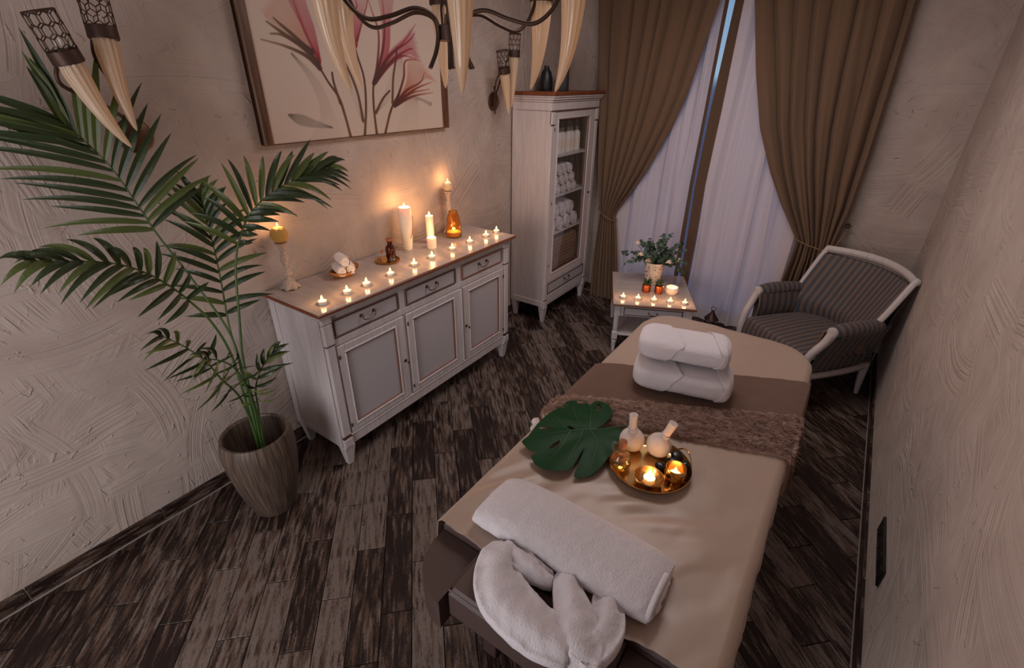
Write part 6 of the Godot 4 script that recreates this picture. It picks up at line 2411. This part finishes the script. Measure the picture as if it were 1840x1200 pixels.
func compress(at: Vector3, axis: Vector3, label: String) -> void:
	var t := thing("herbal_compress", label, "compress ball", at, 0.0, "herbal compress balls")
	t.scale = Vector3.ONE * 1.2
	var b := MB.new()
	var bs := tilt_to(-axis)
	var f := nz(55, 0.35, 2)
	var rows := []
	for i in 21:
		var ph := -PI / 2 + PI * 0.90 * i / 20.0
		var row := []
		for j in 33:
			var th := -TAU * (j % 32) / 32
			var pl := 1.0 + 0.030 * cos(11 * th) * smoothstep(0.2, 1.2, ph)
			var r := 0.037 * (1.0 + 0.03 * f.get_noise_3d(cos(th) * 5, ph * 4, sin(th) * 5))
			row.append(Vector3(0, 0.036, 0) + bs * Vector3(r * cos(ph) * cos(th) * pl, r * 0.97 * sin(ph), r * cos(ph) * sin(th) * pl))
		rows.append(row)
	b.grid(rows)
	part(t, "ball", b, M.linen_ball)
	b = MB.new()
	var pts := []
	var rad := []
	for k in 10:
		var s := k / 9.0
		pts.append(Vector3(0, 0.036, 0) + bs * Vector3(0, 0.033 + 0.058 * s, 0))
		rad.append(0.0105 + 0.002 * s + 0.0006 * (k % 2))
	b.tube(pts, rad, 12)
	part(t, "cloth_handle", b, M.linen_ball)
	b = MB.new()
	for k in 3:
		var ring := []
		for j in 17: ring.append(Vector3(0, 0.036, 0) + bs * Vector3(0.0125 * cos(TAU * j / 16), 0.036 + 0.004 * k, 0.0125 * sin(TAU * j / 16)))
		b.tube(ring, 0.0016, 5, false)
	part(t, "string", b, M.terry)

# ---------------------------------------------------------------- palm
func leaflet(base: Vector3, dir: Vector3, nrm: Vector3, L: float, W: float, droop: float) -> MB:
	var b := MB.new()
	var n := 9
	var rows := []
	var side := dir.cross(nrm).normalized()
	for i in n + 1:
		var s := float(i) / n
		var c := base + dir * L * s + Vector3(0, -droop * L * s * s, 0) + nrm * 0.02 * sin(PI * s)
		var w := W * pow(sin(PI * clampf(0.10 + 0.90 * pow(s, 0.75), 0.0, 1.0)), 0.8) + 0.0004
		var up := (side.cross((dir + Vector3(0, -2.0 * droop * s, 0)).normalized())).normalized()
		rows.append([c - side * w + up * w * 0.35, c, c + side * w + up * w * 0.35])
	for i in n:
		for e in 2:
			var q := [rows[i][e], rows[i][e + 1], rows[i + 1][e + 1], rows[i + 1][e]]
			var a := b.vert(q[0], Vector2(0.25 * e, i * 0.1))
			var d := b.vert(q[1], Vector2(0.25 * e + 0.25, i * 0.1))
			var g := b.vert(q[2], Vector2(0.25 * e + 0.25, i * 0.1 + 0.1))
			var h := b.vert(q[3], Vector2(0.25 * e, i * 0.1 + 0.1))
			b.quad(a, d, g, h)
	return b

func frond(t: Node3D, pts: Array, t0: float, n: int, L: float, nrm: Vector3, droop: float, young := false, a0 := 62.0, a1 := 18.0, clip := 0.0, lift := 1.0) -> void:
	var c := curve(pts, 60)
	var b := MB.new()
	var rad := []
	for k in 60: rad.append(lerpf(0.0065, 0.0016, k / 59.0))
	b.tube(c, rad, 7)
	var o := wpart(t, "frond", b, M.palm_stem)
	for k in n:
		var s := t0 + (0.985 - t0) * k / (n - 1.0)
		var fi := s * 59.0
		var i := mini(int(fi), 58)
		var p: Vector3 = (c[i] as Vector3).lerp(c[i + 1], fi - i)
		var tg: Vector3 = (c[mini(i + 2, 59)] - c[maxi(i - 2, 0)]).normalized()
		var nn := (nrm - tg * nrm.dot(tg)).normalized()
		var q := float(k) / (n - 1)
		var prof := 0.55 + 0.45 * sin(PI * clampf(0.12 + 0.78 * q, 0.0, 1.0))
		if q > 0.85: prof *= 0.95
		for sd in [-1.0, 1.0]:
			var side: Vector3 = tg.cross(nn) * sd
			var a := deg_to_rad(lerpf(a0, a1, pow(q, 0.9)) + rng.randf_range(-7, 7))
			var dir: Vector3 = (tg * cos(a) + side * sin(a) + nn * rng.randf_range(0.05, 0.3) * lift).normalized()
			var len_ := L * prof * rng.randf_range(0.85, 1.12)
			if clip > 0.0 and sd > 0.0 and q < 0.5: len_ *= lerpf(clip, 1.0, q / 0.5)
			if clip > 0.0 and sd < 0.0: len_ *= lerpf(1.45, 1.0, q)
			if p.x + dir.x * len_ < 0.03: dir.x = (0.03 - p.x) / len_
			dir = dir.normalized()
			var m: Material = M.palm_leaf_young if young and rng.randf() < 0.35 else M.palm_leaf_light if rng.randf() < 0.3 else M.palm_leaf
			var lb := leaflet(p + tg * 0.004 * sd, dir, nn, len_, 0.0112 * (0.75 if young else 1.0) * rng.randf_range(0.85, 1.15), droop * rng.randf_range(0.6, 1.5))
			mi("leaflet", lb.mesh(), m, o)

func build_palm() -> void:
	var c := Vector3(0.335, 0, 0.432)
	var t := thing("plant_pot", "tall rounded brown streaked planter holding the palm", "plant pot", c)
	var b := MB.new()
	b.lathe([Vector2(0, 0), Vector2(0.088, 0), Vector2(0.096, 0.006), Vector2(0.118, 0.08), Vector2(0.140, 0.18), Vector2(0.155, 0.28), Vector2(0.160, 0.36), Vector2(0.158, 0.41), Vector2(0.150, 0.445), Vector2(0.146, 0.453), Vector2(0.136, 0.453), Vector2(0.131, 0.445)], 56)
	part(t, "body", b, M.pot)
	b = MB.new()
	b.lathe([Vector2(0.0, 0.12), Vector2(0.100, 0.12), Vector2(0.125, 0.28), Vector2(0.131, 0.40), Vector2(0.1315, 0.446)], 40)
	for k in range(0, b.ix.size(), 3):
		var s := b.ix[k + 1]
		b.ix[k + 1] = b.ix[k + 2]
		b.ix[k + 2] = s
	part(t, "inside", b, M.pot)
	b = MB.new()
	b.blob(Vector3(0, 0.22, 0), Vector3(0.108, 0.02, 0.108), 1.0, 1.0, Basis(), 30, 10, nz(5, 0.6), 0.006)
	part(t, "soil", b, M.soil)
	b = MB.new()
	b.box(Vector3(0.040, 0.385, -0.121), Vector3(0.020, 0.026, 0.001), 0.0, Basis(Vector3.UP, -0.35))
	part(t, "price_tag", b, M.green_label, "small green tag inside the rim")
	t = thing("palm", "green kentia palm with long feathery fronds in the brown planter", "palm", Vector3(c.x, 0.23, c.z))
	rng.seed = 31
	var base := Vector3(0.335, 0.24, 0.432)
	frond(t, [base + Vector3(0.0, 0, 0.01), Vector3(0.33, 0.45, 0.42), Vector3(0.33, 0.70, 0.41), Vector3(0.31, 0.94, 0.40), Vector3(0.26, 1.19, 0.455), Vector3(0.20, 1.37, 0.50), Vector3(0.17, 1.48, 0.52), Vector3(0.15, 1.62, 0.555), Vector3(0.14, 1.72, 0.605), Vector3(0.14, 1.775, 0.64)], 0.58, 16, 0.36, Vector3(0.95, 0.15, 0.25).normalized(), 0.16, false, 66.0, 22.0, 0.0, 0.15)
	frond(t, [base + Vector3(-0.02, 0, 0.0), Vector3(0.30, 0.43, 0.42), Vector3(0.34, 0.83, 0.43), Vector3(0.36, 1.03, 0.47), Vector3(0.37, 1.16, 0.53), Vector3(0.37, 1.24, 0.58), Vector3(0.36, 1.30, 0.63), Vector3(0.35, 1.35, 0.70), Vector3(0.33, 1.38, 0.79), Vector3(0.31, 1.40, 0.88)], 0.45, 15, 0.17, Vector3(0.75, 0.6, 0.3).normalized(), 0.35, false, 66.0, 20.0)
	frond(t, [base + Vector3(0.02, 0, -0.01), Vector3(0.36, 0.46, 0.41), Vector3(0.40, 0.82, 0.42), Vector3(0.42, 1.07, 0.39), Vector3(0.42, 1.27, 0.35), Vector3(0.42, 1.39, 0.29), Vector3(0.42, 1.46, 0.22), Vector3(0.42, 1.51, 0.12), Vector3(0.42, 1.54, -0.00), Vector3(0.42, 1.56, -0.10)], 0.50, 18, 0.20, Vector3(0.85, 0.35, 0.3).normalized(), 0.22, false, 66.0, 16.0, 0.35)
	frond(t, [base + Vector3(0.0, 0, -0.02), Vector3(0.34, 0.45, 0.41), Vector3(0.30, 0.80, 0.39), Vector3(0.27, 0.95, 0.38), Vector3(0.24, 1.12, 0.35), Vector3(0.22, 1.26, 0.33), Vector3(0.20, 1.37, 0.32), Vector3(0.18, 1.47, 0.31)], 0.48, 14, 0.24, Vector3(0.9, 0.2, 0.4).normalized(), 0.25, false, 68.0, 24.0)
	frond(t, [base + Vector3(0.02, 0, 0.02), Vector3(0.36, 0.47, 0.44), Vector3(0.42, 0.71, 0.48), Vector3(0.46, 0.85, 0.54), Vector3(0.48, 0.96, 0.58), Vector3(0.50, 1.06, 0.64), Vector3(0.50, 1.12, 0.69)], 0.42, 10, 0.17, Vector3(0.7, 0.6, 0.35).normalized(), 0.45, true, 60.0, 20.0)
	frond(t, [base + Vector3(0.03, 0, 0.0), Vector3(0.38, 0.46, 0.42), Vector3(0.42, 0.63, 0.42), Vector3(0.45, 0.74, 0.42), Vector3(0.47, 0.83, 0.38), Vector3(0.48, 0.88, 0.33)], 0.45, 8, 0.13, Vector3(0.8, 0.4, 0.4).normalized(), 0.25, true, 50.0, 18.0)
	frond(t, [base + Vector3(0.03, 0, 0.01), Vector3(0.38, 0.47, 0.43), Vector3(0.45, 0.70, 0.45), Vector3(0.52, 0.89, 0.50), Vector3(0.56, 0.98, 0.56), Vector3(0.58, 1.02, 0.62)], 0.45, 8, 0.15, Vector3(0.7, 0.6, 0.35).normalized(), 0.5, true, 55.0, 20.0)

func build_socket() -> void:
	var t := thing("socket_plate", "long black socket plate low on the plaster wall beside the bed", "socket", Vector3(WR, 0.268, -0.705))
	var b := MB.new()
	b.box(Vector3(-0.005, 0, 0), Vector3(0.010, 0.084, 0.318), 0.003)
	part(t, "plate", b, M.black_plastic)
	for k in 4:
		var z := -0.117 + k * 0.078
		b = MB.new()
		b.lathe([Vector2(0.026, 0.0), Vector2(0.026, 0.003), Vector2(0.022, 0.003), Vector2(0.020, 0.0008), Vector2(0, 0.0008)], 22, Vector3(-0.0098, 0, z), Basis(Vector3(0, 1, 0), Vector3(-1, 0, 0), Vector3(0, 0, 1)))
		part(t, "socket", b, M.black_plastic)

func _ready() -> void:
	setup_view()
	make_materials()
	build_room()
	build_bed()
	build_sideboard()
	build_cabinet()
	build_side_table()
	build_armchair()
	build_curtains()
	build_picture()
	build_palm()
	build_chandelier()
	build_sconces()
	build_candles()
	build_sideboard_things()
	build_socket()
